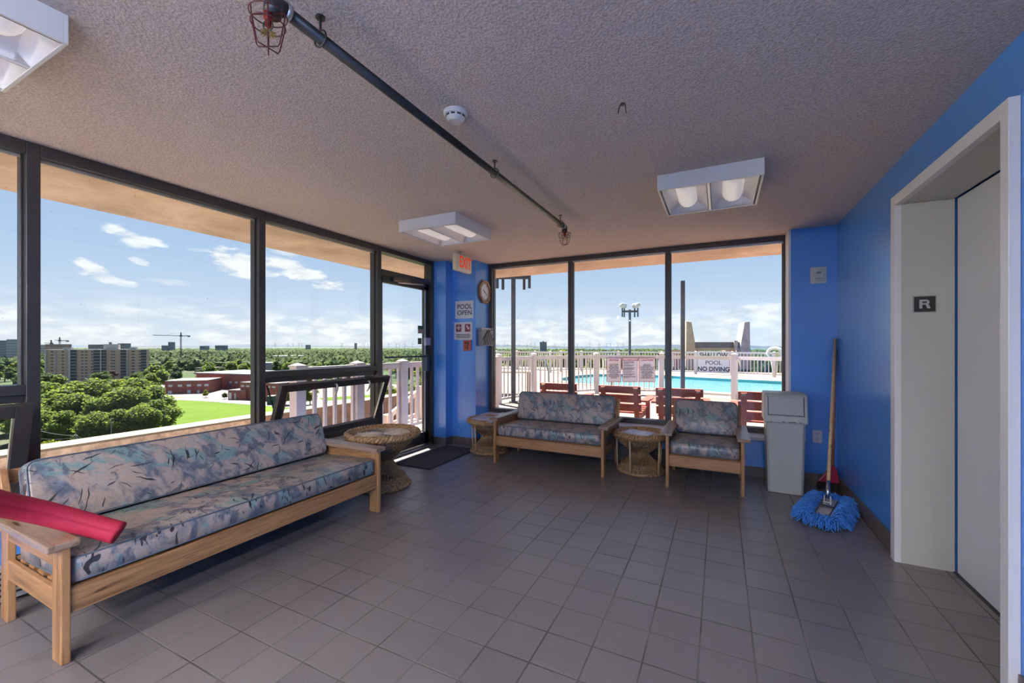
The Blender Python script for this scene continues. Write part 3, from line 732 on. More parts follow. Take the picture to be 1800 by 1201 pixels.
# ------------------------------------------------------------------ ceiling things
M_fix = vmat('fixture_white', (.60, .585, .58), .4, .02)
M_refl = vmat('fixture_reflector', (.78, .76, .76), .3, .02)
def fixture():
    r = thing('ceiling_light', 'x', 'ceiling light'); h = .10; s = .307; w = .012
    b = MB().box(-s, s, -s, -s+w, -h, 0).box(-s, s, s-w, s, -h, 0).box(-s, -s+w, -s+w, s-w, -h, 0).box(s-w, s, -s+w, s-w, -h, 0).box(-s+w, s-w, -s+w, s-w, -.006, 0)
    b.obj('housing', M_fix, r, bevel=.001)
    for c in (-.148, .148):
        m = MB(); W = .135; n = 12; vs = []; L = s-w
        for i in range(n+1):
            u = -1+2*i/n; x = c+u*W; z = -.018-.078*abs(u)**2.2
            vs += [(x, -L, z), (x, L, z)]
        m.add(vs, [(2*i, 2*i+1, 2*i+3, 2*i+2) for i in range(n)])
        for yy in (-L, L):
            k = [(c-W, yy, -.096)]+[(c-W+2*W*i/n, yy*.86, -.018-.078*abs(-1+2*i/n)**2.2) for i in range(n+1)]+[(c+W, yy, -.096)]
            m.add(k, [(0, i, i+1) for i in range(1, n+1)]+[(0, n+1, n+2)])
        m.obj('reflector', M_refl, r, smooth=True)
        l = MB(); ln = .175; R = .068; ps = []; rr = []
        for i in range(7): a = pi/2*i/6; ps.append((c, -ln-R*1.1*cos(a), -.018)); rr.append(max(.002, R*sin(a)))
        for i in range(7): a = pi/2*(1-i/6); ps.append((c, ln+R*1.1*cos(a), -.018)); rr.append(max(.002, R*sin(a)))
        l.tube(ps, rr, 16); l.obj('lamp_cover', M_lamp, r, smooth=True)
    MB().box(-.008, .008, -s+w, s-w, -.097, -.03).obj('divider', M_refl, r)
    return r
def lampfn(T, b):
    n = T.noise(T.coord('Object'), 200, 2); T.l.new(T.ramp(n, [(.3, (.72, .70, .69)), (.7, (.82, .80, .79))]), b.inputs['Base Color'])
    b.inputs['Emission Color'].default_value = (1, .93, .88, 1); b.inputs['Emission Strength'].default_value = LAMP_E
LAMP_E = .20
M_lamp = mat('perforated_lamp_cover', rough=.4, fn=lampfn)
fx = fixture(); fx.location = (-.065, 3.232, H); fx['label'] = 'square white ceiling light right of the black pipe near the back window'; fx['group'] = 'square ceiling lights'
dup(fx, (-2.295, 3.245, H), label='square white ceiling light above the glass door end, left of the pipe')
dup(fx, (-2.315, .305, H), label='square white ceiling light cut off by the top left picture corner')
# glowing strips added out of view, behind the viewer, to brighten the room
def fill_strip(x, y, label):
    r = thing('fill_strip', label, 'ceiling light', (x, y, H), 0, 'added fill strips behind the viewer'); q_ = MB()
    for s in (-1, 1): MB().tube([(0, s*.5, 0), (0, s*.5, -.20)], .006, 6).obj('hanger', M_fix, r)
    MB().box(-.24, .24, .625, .640, -.43, -.20).obj('reflection_shield', M_fix, r); MB().box(-.06, .06, -.62, .62, -.235, -.20).obj('housing', M_fix, r, bevel=.004)  # wide plate added to hide the tube's reflection in the back window
    MB().tube([(0, -.60, -.275), (0, .60, -.275)], .030, 12).obj('fill_tube', M_fill, r, smooth=True)
M_fill = mat('fill_glow', (.8, .8, .8)); _b = M_fill.node_tree.nodes['Principled BSDF']
_b.inputs['Emission Color'].default_value = (1, .98, .94, 1); _b.inputs['Emission Strength'].default_value = FILL_STRIP_E
for x in (-2.7, -1.2, .3):
    for y in (-1.7, -3.4): fill_strip(x, y, 'unseen glowing strip added behind the viewer to brighten the room')
# sprinkler line
PX = -1.235; PZ = 2.365
t = thing('sprinkler_pipe', 'long black sprinkler pipe running below the ceiling toward the window', 'pipe', (PX, 0, PZ))
MB().tube([(0, .86, 0), (0, 2.2, 0), (0, 3.515, 0)], .0195, 14).obj('pipe', vmat('black_iron', (.022, .022, .026), .35, .3, 9, metal=.3), t, smooth=True)
M_cage = vmat('dark_red_cage', (.085, .010, .012), .4, .2, 9)
M_gun = vmat('gunmetal', (.06, .055, .055), .35, .2, 9, metal=.6)
for y, s in ((.835, -1), (3.535, 1)):
    e = MB().tube([(0, y-s*.03, 0), (0, y, 0), (0, y+s*.006, -.006), (0, y+s*.008, -.045)], .025, 12); e.obj('elbow', M_gun, t, smooth=True)
    MB().tube([(0, y-s*.045, 0), (0, y-s*.030, 0)], .028, 14).obj('collar', vmat('worn_zinc', (.38, .37, .38), .35, .15, 9, metal=.7), t, smooth=True)
for y in (1.0, 2.25, 3.43):
    hgr = MB().tube([(.028*cos(a*pi/8), y, .028*sin(a*pi/8)) for a in range(16)], .0035, 6, closed=True).tube([(0, y, .028), (0, y, H-PZ)], .0045, 6)
    hgr.lathe([(.016, H-PZ-.006), (.016, H-PZ)], 12, (0, y, 0)); hgr.obj('hanger', M_gun, t, smooth=False)
def cage(loc, label):
    r = thing('fire_sprinkler', label, 'sprinkler', loc, radians(25), 'caged sprinkler heads')
    MB().lathe([(.013, 0), (.013, -.022), (.009, -.026), (.009, -.045)], 12).obj('brass_body', vmat('red_brass', (.25, .03, .02), .35, .3, 15, metal=.5), r, smooth=False)
    MB().tube([(.012, 0, -.03), (.015, 0, -.045), (.004, 0, -.062)], .0022, 6).tube([(-.012, 0, -.03), (-.015, 0, -.045), (-.004, 0, -.062)], .0022, 6).obj('yoke', M_gun, r)
    d = MB(); 
    for i in range(14):
        a = 2*pi*i/14; d.box(.008, .024, -.002, .002, -.065, -.0635).xf(Matrix.Rotation(0, 4, 'Z')) if i == 0 else None
        d.beam((.006*cos(a), .006*sin(a), -.064), (.023*cos(a), .023*sin(a), -.067), .0035, .0012)
    d.obj('deflector', vmat('old_brass', (.32, .24, .06), .4, .2, 30, metal=.6), r)
    c = MB()
    for k in range(3):
        a = pi*k/3; pts = [(.052*cos(a), .052*sin(a), -.006), (.050*cos(a), .050*sin(a), -.03), (.036*cos(a), .036*sin(a), -.098), (.030*cos(a), .030*sin(a), -.106-.004*k),
                           (-.030*cos(a), -.030*sin(a), -.106-.004*k), (-.036*cos(a), -.036*sin(a), -.098), (-.050*cos(a), -.050*sin(a), -.03), (-.052*cos(a), -.052*sin(a), -.006)]
        c.tube(pts, .0019, 6)
    for R, z in ((.052, -.008), (.0475, -.04)): c.tube([(R*cos(2*pi*j/24), R*sin(2*pi*j/24), z) for j in range(24)], .0019, 6, closed=True)
    c.beam((-.052, 0, -.006), (.052, 0, -.006), .004, .003)
    c.obj('wire_cage', M_cage, r); return r
cage((PX-.002, .815, PZ-.040), 'red wire caged sprinkler head at the top edge on the near pipe end')
cage((PX+.0, 3.545, PZ-.045), 'red wire caged sprinkler head at the far end of the black pipe')
t = thing('smoke_detector', 'round off white smoke detector on the ceiling right of the pipe', 'smoke detector', (-1.150, 1.700, H))
M_det = mat('aged_white_plastic', (.62, .60, .55), .4)
MB().lathe([(.058, 0), (.058, -.012), (.052, -.018)], 32).obj('base', M_det, t, smooth=False)
MB().lathe([(.046, -.016), (.046, -.030), (.036, -.040), (.030, -.046), (.012, -.048)], 32).obj('cover', M_det, t, smooth=False)
v_ = MB()
for i in range(10):
    a = 2*pi*i/10; v_.box(.0455, .0470, -.009, .009, -.029, -.021).xf(Matrix.Identity(4)) if False else None
    v_.beam((.0465*cos(a-.2), .0465*sin(a-.2), -.025), (.0465*cos(a+.2), .0465*sin(a+.2), -.025), .003, .008)
v_.obj('vent_slots', M_black, t)
t = thing('ceiling_hook', 'small rusty metal anchor hanging from the bare ceiling centre', 'hook', (-.408, 1.985, H))
MB().lathe([(.010, 0), (.010, -.008)], 12).obj('stem', M_gun, t)
M_rust = vmat('rusty_steel', (.07, .045, .03), .6, .3, 60)
MB().beam((.012, 0, -.004), (.018, 0, -.048), .010, .003).obj('prong', M_rust, t); MB().beam((-.012, 0, -.004), (-.020, 0, -.040), .008, .003).obj('prong', M_rust, t)

# ------------------------------------------------------------------ things on the corner wall
t = thing('exit_sign', 'cream exit sign with red EXIT letters hanging by the corner', 'sign', (-2.79, 4.27, 2.31))
M_cream = mat('cream_plastic', (.62, .54, .42), .4)
MB().box(-.032, .032, -.17, .17, -.105, .10).obj('sign_box', M_cream, t, bevel=.018, seg=3)
MB().box(.032, .034, -.152, .152, -.088, .084).obj('sign_face', mat('cream_face', (.70, .62, .50), .35), t, bevel=.001)
M_red = mat('exit_red', (.72, .035, .015), .4); M_red.node_tree.nodes['Principled BSDF'].inputs['Emission Color'].default_value = (.9, .06, .02, 1); M_red.node_tree.nodes['Principled BSDF'].inputs['Emission Strength'].default_value = .25
text('lettering', 'EXIT', .185, M_red, t, (.0345, .012, -.002), ROT_E, bold=.004, sx=.66, space=1.05)
MB().box(-.03, .03, -.06, .06, .105, .13).obj('mounting_canopy', mat('canopy_cream', (.55, .50, .45), .5), t, bevel=.004)
MB().box(-.012, .012, -.03, .03, .095, .108).obj('stem', M_cream, t)
# clock on the reveal facing the window side
t = thing('wall_clock', 'octagonal wooden wall clock beside the back window', 'clock', (-2.869, 4.925, 2.045), 0)
def octo(R, n=8, off=pi/8): return [(R*cos(2*pi*i/n+off), R*sin(2*pi*i/n+off)) for i in range(n)]
fr_ = MB(); o1 = octo(.170); o2 = octo(.118, 8)
vs = [(0, a, b) for a, b in o1]+[(.030, a*.97, b*.97) for a, b in o1]+[(.026, a, b) for a, b in o2]+[(.004, a, b) for a, b in o2]
fs = []
for k in range(3): fs += [(k*8+i, k*8+(i+1) % 8, (k+1)*8+(i+1) % 8, (k+1)*8+i) for i in range(8)]
fs += [(24+i, 24+(i+1) % 8, (i+1) % 8, i) for i in range(8)]
fr_.add(vs, fs); fr_.obj('clock_frame', mat('oak_frame', rough=.35, fn=wood_fn('z', (.13, .05, .018), (.27, .12, .04))), t, bevel=.002)
MB().prism(octo(.126, 24), 'x', .004, .012).obj('clock_face', mat('white_dial', (.70, .70, .73), .3), t)
for i in range(12):
    a = 2*pi*i/12; MB().beam((.0125, .088*cos(a), .088*sin(a)), (.0125, .104*cos(a), .104*sin(a)), .006, .0015, (1, 0, 0)).obj('hour_mark', M_black, t)
hm = MB(); hm.beam((.014, 0, 0), (.014, .075, -.045), .006, .002, (1, 0, 0)); hm.obj('minute_hand', M_black, t)
hm = MB(); hm.beam((.015, 0, 0), (.015, -.045, .03), .008, .002, (1, 0, 0)); hm.obj('hour_hand', M_black, t)
MB().prism(octo(.008, 12), 'x', .012, .018).obj('hub', M_black, t)
# file holder
t = thing('file_holder', 'grey ribbed wall pocket holding papers under the clock', 'file holder', (-2.869, 4.915, 1.44))
M_hold = vmat('grey_pocket', (.23, .24, .25), .4, .1, 8)
MB().box(0, .008, -.155, .155, -.12, .11).obj('back_plate', M_hold, t, bevel=.002)
p = MB(); p.prism([(-.155, -.125), (.155, -.125), (.155, .115), (.02, .10), (-.155, .085)], 'x', .058, .066).box(0, .06, -.155, -.149, -.125, .06).box(0, .06, .149, .155, -.125, .06).box(0, .06, -.155, .155, -.125, -.119)
p.obj('pocket', M_hold, t, bevel=.002)
rb = MB()
for i in range(7):
    pts = []
    for k in range(6):
        q_ = k/5; pts.append((.067, -.12+.045*i+.10*q_*(1-.1*i)+.0, -.115+.20*q_*(1-(.0 if i < 3 else .13*(i-2)))))
    pts = [p_ for p_ in pts if p_[1] < .15]
    if len(pts) > 1: rb.tube(pts, .0055, 6)
rb.tube([(.067, -.14, -.05), (.067, -.06, .035), (.067, .04, .08), (.067, .148, .095)], .006, 6)
rb.obj('ribs', M_black, t)
for k in range(3): MB().box(.012+.014*k, .020+.014*k, -.145+.006*k, .13, -.11, .10+.008*k).obj('papers', mat('file_paper_%d' % k, [(.42, .38, .45), (.30, .26, .36), (.6, .6, .62)][k], .6), t)
# posters
def poster(name, label, x, z, w, h, m, sheath=True):
    t = thing(name, label, 'sign', (x, 4.7095, z)); MB().box(-w/2, w/2, -.004, 0, -h/2, h/2).obj('sign_panel', m, t); return t
M_post = vmat('plastic_sleeve_white', (.60, .59, .62), .22, .05, 5)
t = poster('pool_sign', 'white poster reading POOL OPEN on the blue corner wall', -3.045, 1.795, .285, .23, M_post)
text('lettering', 'POOL\nOPEN', .088, mat('navy_ink', (.035, .05, .10), .5), t, (.005, -.0045, -.002), ROT_N, bold=.0012, space=1.02, ls=.92)
MB().box(-.13, .13, -.0055, -.004, .108, .114).obj('tape', mat('clear_tape', (.75, .75, .8), .15), t)
t = poster('safety_notice', 'white notice with two maroon pictogram squares below the POOL OPEN poster', -3.062, 1.512, .285, .235, M_post)
M_mar = mat('maroon_print', (.20, .03, .05), .5); M_wp = mat('print_white', (.6, .55, .58), .5); M_ink = mat('grey_ink', (.07, .07, .08), .6)
for sx_, kind in ((-.07, 0), (.07, 1)):
    sq = MB().box(-.042, .042, -.0052, -.004, -.055, .045).obj('pictogram_square', M_mar, t, loc=(sx_, 0, .045))
    g = MB()
    if kind == 0: g.box(-.01, .01, -.0060, -.0052, -.032, .03).box(-.032, .032, -.0060, -.0052, -.01, .008)
    else: g.box(-.02, .004, -.0060, -.0052, .0, .03).box(-.002, .028, -.0060, -.0052, -.025, .008)
    g.obj('pictogram', M_wp, sq)
g = MB()
for k, w_ in enumerate((.22, .24, .20)): g.box(-w_/2, w_/2, -.0050, -.004, -.052-.020*k, -.042-.020*k)
g.obj('print_lines', M_ink, t)
t = thing('fire_notice', 'small orange red notice plate on the corner wall below two posters', 'sign', (-2.995, 4.7095, 1.325))
MB().box(-.062, .062, -.022, 0, -.075, .065).obj('plate', mat('orange_red', (.40, .085, .06), .4), t, bevel=.008)
g = MB().box(-.03, -.005, -.0235, -.022, .012, .045).box(.008, .03, -.0235, -.022, .0, .045).box(-.035, .035, -.0235, -.022, -.012, -.004).box(-.028, -.012, -.0235, -.022, -.05, -.022).box(.002, .022, -.0235, -.022, -.055, -.022)
g.obj('symbols', mat('dark_symbol', (.05, .02, .02), .5), t)

# thermostat, outlets on the right pier
t = thing('intercom_panel', 'square white wall control on the right blue pier', 'wall control', (.837, 4.8395, 1.978))
MB().box(-.064, .064, -.008, 0, -.078, .078).obj('wall_plate', mat('warm_white', (.55, .54, .52), .4), t, bevel=.004)
MB().box(-.045, .045, -.026, -.008, -.055, .058).obj('cover', mat('cover_white', (.50, .50, .50), .35), t, bevel=.008)
MB().box(-.02, .02, -.0275, -.026, .012, .032).obj('display_label', mat('label_grey', (.18, .18, .18), .5), t)
MB().lathe([(.004, 0), (.004, .002)], 10).obj('indicator', mat('indicator_red', (.5, .05, .02), .4), t, loc=(0, -.026, .045), rot=(pi/2, 0, 0))
MB().box(-.03, .03, -.0275, -.026, -.035, -.031).obj('groove', M_ink, t)
def outlet(x, label):
    t = thing('power_outlet', label, 'outlet', (x, 4.8395, .450), 0, 'white wall outlets')
    MB().box(-.038, .038, -.006, 0, -.060, .060).obj('wall_plate', mat('outlet_white', (.60, .61, .66), .35), t, bevel=.003)
    for s in (-1, 1):
        r = MB().box(-.017, .017, -.009, -.006, -.014, .014).obj('receptacle', mat('receptacle_white', (.55, .56, .6), .35), t, loc=(0, 0, s*.025), bevel=.003)
        MB().box(-.008, -.0055, -.0097, -.009, -.003, .007).box(.0055, .008, -.0097, -.009, -.003, .006).box(-.0025, .0025, -.0097, -.009, -.010, -.006).obj('slots', M_black, r)
    MB().lathe([(.003, 0), (.003, .001)], 8).obj('screw', M_pipe, t, loc=(0, -.006, 0), rot=(pi/2, 0, 0)); return t
outlet(.829, 'white duplex power outlet on the right pier in plain view')
outlet(.700, 'white power outlet plate mostly hidden behind the grey bin')

# ------------------------------------------------------------------ foam noodle
def noodle(name, pts, R, label):
    P = [Vector(p) for p in pts]; n = 40; cr = []
    for i in range(n+1):
        u = i/n*(len(P)-1); k = min(int(u), len(P)-2); f_ = u-k
        p0 = P[max(k-1, 0)]; p1 = P[k]; p2 = P[k+1]; p3 = P[min(k+2, len(P)-1)]
        cr.append(.5*((2*p1)+(p2-p0)*f_+(2*p0-5*p1+4*p2-p3)*f_*f_+(3*p1-p0-3*p2+p3)*f_**3))
    m = MB(); N = 48; vs = []; prev = None
    for i, p in enumerate(cr):
        d = (cr[min(i+1, n)]-cr[max(i-1, 0)]).normalized()
        s = (d.cross(Vector((0, 0, 1))) if prev is None else prev-d*prev.dot(d)).normalized(); prev = s; u_ = d.cross(s)
        for j in range(N):
            a = 2*pi*j/N; rr = R*(.78+.22*abs(cos(2*a+.5))**.32); vs.append(p+s*rr*cos(a)+u_*rr*sin(a))
    fs = [(i*N+j, i*N+(j+1) % N, (i+1)*N+(j+1) % N, (i+1)*N+j) for i in range(n) for j in range(N)]
    hole = []
    for e, p in ((0, cr[0]), (n, cr[n])):
        b0 = len(vs)
        for j in range(N): q_ = vs[e*N+j]; vs.append(p+(Vector(q_)-p)*.22)
        fs += [(e*N+j, e*N+(j+1) % N, b0+(j+1) % N, b0+j) for j in range(N)]
        c_ = len(vs); dd = (cr[1]-cr[0]).normalized() if e == 0 else (cr[n-1]-cr[n]).normalized(); vs.append(p+dd*.03)
        fs += [(b0+j, b0+(j+1) % N, c_) for j in range(N)]
    m.add(vs, fs)
    o = m.obj(name, mat('red_foam', rough=.75, fn=vary((.50, .016, .048), .10, 60, bump=.3, bscale=260, bdist=.002)), smooth=True)
    return tag(o, label, 'pool noodle')
noodle('pool_noodle', [at(209, 937, 1.86), at(153, 922, 1.82), at(97, 907, 1.77), at(45, 895, 1.70), at(0, 886, 1.62), at(-90, 866, 1.45), at(-330, 830, 1.10)], .049, 'thick red foam pool noodle lying across the near armrest of the long sofa')

# ================================================================== OUTSIDE: terrace and pool deck
def plank_fn(T, b):
    v = T.coord('Object'); sp = T.new('ShaderNodeSeparateXYZ'); T.l.new(v, sp.inputs[0])
    f_ = T.m('DIVIDE', sp.outputs[1], .14); g = T.ramp(T.m('FRACT', f_), [(.0, 1.), (.06, 0.)], 'CONSTANT')
    wn = T.new('ShaderNodeTexWhiteNoise'); wn.noise_dimensions = '1D'; T.l.new(T.m('FLOOR', f_), wn.inputs['W'])
    n = T.noise(T.coord('Object', (1, 14, 1)), 3, 4)
    c = T.mix(n, (.36, .26, .20), (.50, .38, .30)); c = T.mix(T.m('MULTIPLY', wn.outputs[0], .5), c, (.42, .22, .15))
    T.l.new(T.mix(g, c, (.03, .025, .02)), b.inputs['Base Color'])
M_plank = mat('deck_planks', rough=.7, fn=plank_fn)
M_conc = mat('peach_concrete', rough=.85, fn=vary((.28, .20, .145), .12, 1.5, bump=.1, bscale=90))
M_terr = vmat('pale_terrace', (.50, .38, .28), .85, .06, 2)
M_parap = mat('speckled_concrete', rough=.9, fn=vary((.40, .285, .20), .45, 14, bump=.5, bscale=60, bdist=.01))
M_ptop = vmat('parapet_cap', (.135, .105, .072), .8, .12, 5)
struct(MB().box(-5.25, -3.58, -6, 7.6, -.14, -.02).obj('terrace_floor', M_terr))
POOL = [(9, 11.4), (4, 12.5), (1.53, 13.1), (.36, 13.25), (-1.0, 13.55), (-2.7, 13.85), (-4.4, 14.35), (-5.4, 15.3), (-5.9, 17), (-5.5, 19.1), (-4.4, 20.1), (-2.4, 20.05), (-.9, 19.4), (2.2, 18.55), (9, 17.0)]
def smooth_poly(P, k=4):
    out = []; n = len(P)
    for i in range(n):
        p0, p1, p2, p3 = [Vector(P[(i+j-1) % n]) for j in range(4)]
        if i in (n-1, 0) or i == n-2: out.append(tuple(p1)); continue
        for s in range(k):
            f_ = s/k; q_ = .5*((2*p1)+(p2-p0)*f_+(2*p0-5*p1+4*p2-p3)*f_*f_+(3*p1-p0-3*p2+p3)*f_**3); out.append(tuple(q_))
    return out
PL = smooth_poly(POOL)
def holed(name, outer, holes, z, m):
    bm = bmesh.new(); es = []
    for lp in [outer]+holes:
        vs = [bm.verts.new((x, y, z)) for x, y in lp]
        es += [bm.edges.new((vs[i], vs[(i+1) % len(vs)])) for i in range(len(vs))]
    bmesh.ops.triangle_fill(bm, use_beauty=True, use_dissolve=False, edges=es)
    bmesh.ops.recalc_face_normals(bm, faces=bm.faces)
    me = bpy.data.meshes.new(name); bm.to_mesh(me); bm.free(); me.materials.append(m)
    if len(me.polygons) and me.polygons[0].normal.z < 0: me.flip_normals()
    o = bpy.data.objects.new(name, me); C.objects.link(o); return struct(o)
def offset(P, d):
    n = len(P); out = []
    for i in range(n):
        a = Vector(P[i-1]); b = Vector(P[(i+1) % n]); t = (b-a).normalized(); out.append((P[i][0]+t.y*d, P[i][1]-t.x*d))
    return out
PLo = offset(PL, -.25)
_area = sum(PL[i][0]*PL[(i+1) % len(PL)][1]-PL[(i+1) % len(PL)][0]*PL[i][1] for i in range(len(PL)))
if _area > 0: PLo = offset(PL, .25)
DECK = [(-5.25, 7.6), (-3.58, 7.6), (-3.58, 7.9), (-4.4, 7.9), (-4.4, 8.0), (3, 8.0), (14, 8.0), (14, 24), (-2, 24.5), (-13, 24.5), (-13, 17.2), (-5.25, 9)]
DECK = [(-5.25, 7.8), (14, 7.8), (14, 24), (-2, 25), (-13, 25), (-13, 17.2), (-6.5, 9.5)]
holed('pool_deck', DECK, [PLo], -.004, M_conc)
holed('pool_coping', PLo, [PL], .012, vmat('pale_coping', (.36, .27, .19), .7, .06, 3))
struct(MB().box(-3.58, 9, 5.20, 7.8, -.12, -.002).obj('wood_deck', M_plank))
# basin and water
w_ = MB(); n_ = len(PL)
w_.add([(x, y, .012) for x, y in PL]+[(x, y, -1.4) for x, y in PL], [(i, (i+1) % n_, n_+(i+1) % n_, n_+i) for i in range(n_)]+[tuple(range(n_, 2*n_))])
t = sroot('swimming_pool')
w_.obj('pool_basin', vmat('turquoise_basin', (.06, .30, .34), .5, .1, 3), t)
def water_fn(T, b):
    v = T.coord('Object', (1, 2.2, 1)); n = T.noise(v, 2.4, 3, .6, 2.0); n2 = T.noise(v, 5.5, 3, .6, 1.0)
    k = T.ramp(T.m('ABSOLUTE', T.m('SUBTRACT', n, .5)), [(.0, 1.), (.07, 0.)])
    c = T.ramp(n2, [(.35, (.045, .20, .23)), (.6, (.10, .30, .325))])
    c = T.mix(T.m('MULTIPLY', k, .55), c, (.30, .42, .42))  # pale streaks: ripple highlights painted into the water colour
    T.l.new(c, b.inputs['Base Color']); T.l.new(T.bump(n2, .25, .03), b.inputs['Normal'])
w_ = MB(); w_.add([(x, y, -.10) for x, y in PL], [tuple(range(n_))]); w_.obj('pool_water', mat('pool_water', rough=.06, fn=water_fn), t)
def ladder(loc, rz, label):
    r = thing('pool_ladder', label, 'ladder', loc, rz, 'pool ladders')
    for s in (-1, 1): MB().tube([(s*.25, -.45, .02), (s*.25, -.43, .55), (s*.25, -.30, .80), (s*.25, -.12, .86), (s*.25, .10, .78), (s*.25, .22, .4), (s*.25, .25, -.6)], .024, 8).obj('handrail', M_lad, r, smooth=True)
    for k in range(2): MB().box(-.25, .25, .20, .28, -.30-.25*k, -.28-.25*k).obj('step', M_lad, r)
M_lad = vmat('pale_turquoise_rail', (.17, .24, .25), .3, .05)
q = atz(1062, 681, 0); ladder((q.x, q.y, 0), radians(10), 'pale pool ladder handrails at the near pool edge beside the warning signs')
q = atz(957, 672, 0); ladder((q.x-.2, q.y+.3, 0), radians(-70), 'pale pool ladder handrails at the rounded left end of the pool')

# parapet along the terrace
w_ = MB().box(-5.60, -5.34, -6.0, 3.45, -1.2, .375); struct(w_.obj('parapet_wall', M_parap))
w_ = MB().box(-5.60, -5.34, 3.45, 7.9, -1.2, .375); struct(w_.obj('parapet_far_wall', mat('brown_parapet', rough=.9, fn=vary((.150, .095, .078), .3, 9, bump=.4, bscale=40, bdist=.01))))  # far stretch of the parapet in a darker brown
struct(MB().box(-5.62, -5.33, -6.0, 7.9, .376, .400).obj('parapet_cap', M_ptop, bevel=.005))
struct(MB().box(-5.6, 14, -6.0, 25, -6.0, -1.6).obj('building_roof_mass', M_parap))

# ------------------------------------------------------------------ white fences
M_fence = vmat('white_vinyl', (.60, .56, .58), .45, .05, 4)
M_fenceL = vmat('white_vinyl_warm', (.52, .44, .435), .45, .05, 4)
def fence(name, pts, label, h=1.07, post=.115, gap=.125, brad=.016, m=None, ztop=None, railh=(.10, 1.005), skip=(), open_from=99):
    m = m or M_fence
    r = thing(name, label, 'fence', (pts[0][0], pts[0][1], pts[0][2] if len(pts[0]) > 2 else 0)); o0 = Vector(r.location)
    P = [Vector((p[0], p[1], p[2] if len(p) > 2 else 0))-o0 for p in pts]
    pm = MB(); pm.box(-post/2, post/2, -post/2, post/2, 0, h); pm.box(-post/2-.012, post/2+.012, -post/2-.012, post/2+.012, h, h+.022)
    pm.add([(-post/2, -post/2, h+.022), (post/2, -post/2, h+.022), (post/2, post/2, h+.022), (-post/2, post/2, h+.022), (0, 0, h+.05)], [(0, 1, 4), (1, 2, 4), (2, 3, 4), (3, 0, 4)])
    p0 = None; bm0 = None; cnt = 0; extra = MB()
    for i, p in enumerate(P):
        a = (P[min(i+1, len(P)-1)]-P[max(i-1, 0)]); ang = atan2(a.y, a.x)
        if p0 is None: p0 = pm.obj('post', m, r); o = p0
        else: o = p0.copy(); C.objects.link(o)
        o.location = p; o.rotation_euler = (0, 0, ang); o.parent = r
        if i < len(P)-1 and i not in skip:
            q = P[i+1]; d = (q-p); L = d.length; dn = d/L
            for zz, hh in ((railh[0], .05), (railh[1]+.02, .085)):
                MB().beam(p+dn*post*.45+Vector((0, 0, zz)), q-dn*post*.45+Vector((0, 0, zz)), .05, hh).obj('rail', m, r)
            n = max(1, int((L-post)/gap)); 
            for k in range(n if i < open_from else 0):
                c = p+d*((k+.5)/n) if n > 1 else p+d*.5
                if cnt < 96:
                    if bm0 is None:
                        bm0 = MB().box(-brad, brad, -brad, brad, railh[0], railh[1]).obj('baluster', m, r); o = bm0
                    else: o = bm0.copy(); C.objects.link(o)
                    o.location = c; o.parent = r; o.rotation_euler = (0, 0, ang)
                else: extra.box(c.x-brad, c.x+brad, c.y-brad, c.y+brad, c.z+railh[0], c.z+railh[1])
                cnt += 1
    if extra.v: extra.obj('far_balusters', m, r)['kind'] = 'stuff'
    return r
def xy(px, t): p = at(px, 610, t); return (p.x, p.y)
fence('pool_fence', [xy(876, 9.55), xy(938, 10.7), xy(1048, 11.75), xy(1163, 11.45), xy(1291, 10.35), (2.0, 10.6), (3.9, 10.3)],
      'white railing fence with warning signs on the near side of the pool', 1.10, .12, .125, .013, open_from=3)
fence('pool_fence', [xy(835, 24), xy(872, 23.6), xy(909, 22.8), xy(941, 22.0), xy(967.5, 21.2), xy(986, 22.0), xy(1022, 22.4), xy(1087, 22.2), xy(1163, 21.2), xy(1223, 20.3), xy(1287, 19.5), xy(1361, 18.1), xy(1450, 16.8)],
      'white railing fence behind the swimming pool with the no diving banner', 1.05, .115, .135, .016)
fence('terrace_railing', [(-4.27, 3.16), (-4.27, 4.03), (-4.27, 4.90), (-4.27, 6.3), (-4.27, 7.8)], 'white balcony railing on the terrace outside the glass door', 1.07, .12, .125, .018, M_fenceL)
r = thing('stair_railing', 'sloping white stair handrail beyond the terrace railing outside the door', 'railing', (-4.95, 5.3, -.02))
for (yy, z1) in ((.0, .20), (.85, .60)): MB().box(-.06, .06, yy-.06, yy+.06, 0, z1).obj('post', M_fenceL, r, bevel=.006)
MB().beam((0, .05, .16), (0, .85, .52), .045, .08).obj('handrail', M_fenceL, r); MB().beam((0, .05, .03), (0, .85, .10), .04, .05).obj('lower_rail', M_fenceL, r)
for k in range(6): y = .13+.12*k; MB().box(-.014, .014, y-.014, y+.014, .03, .16+.45*y).obj('baluster', M_fenceL, r)

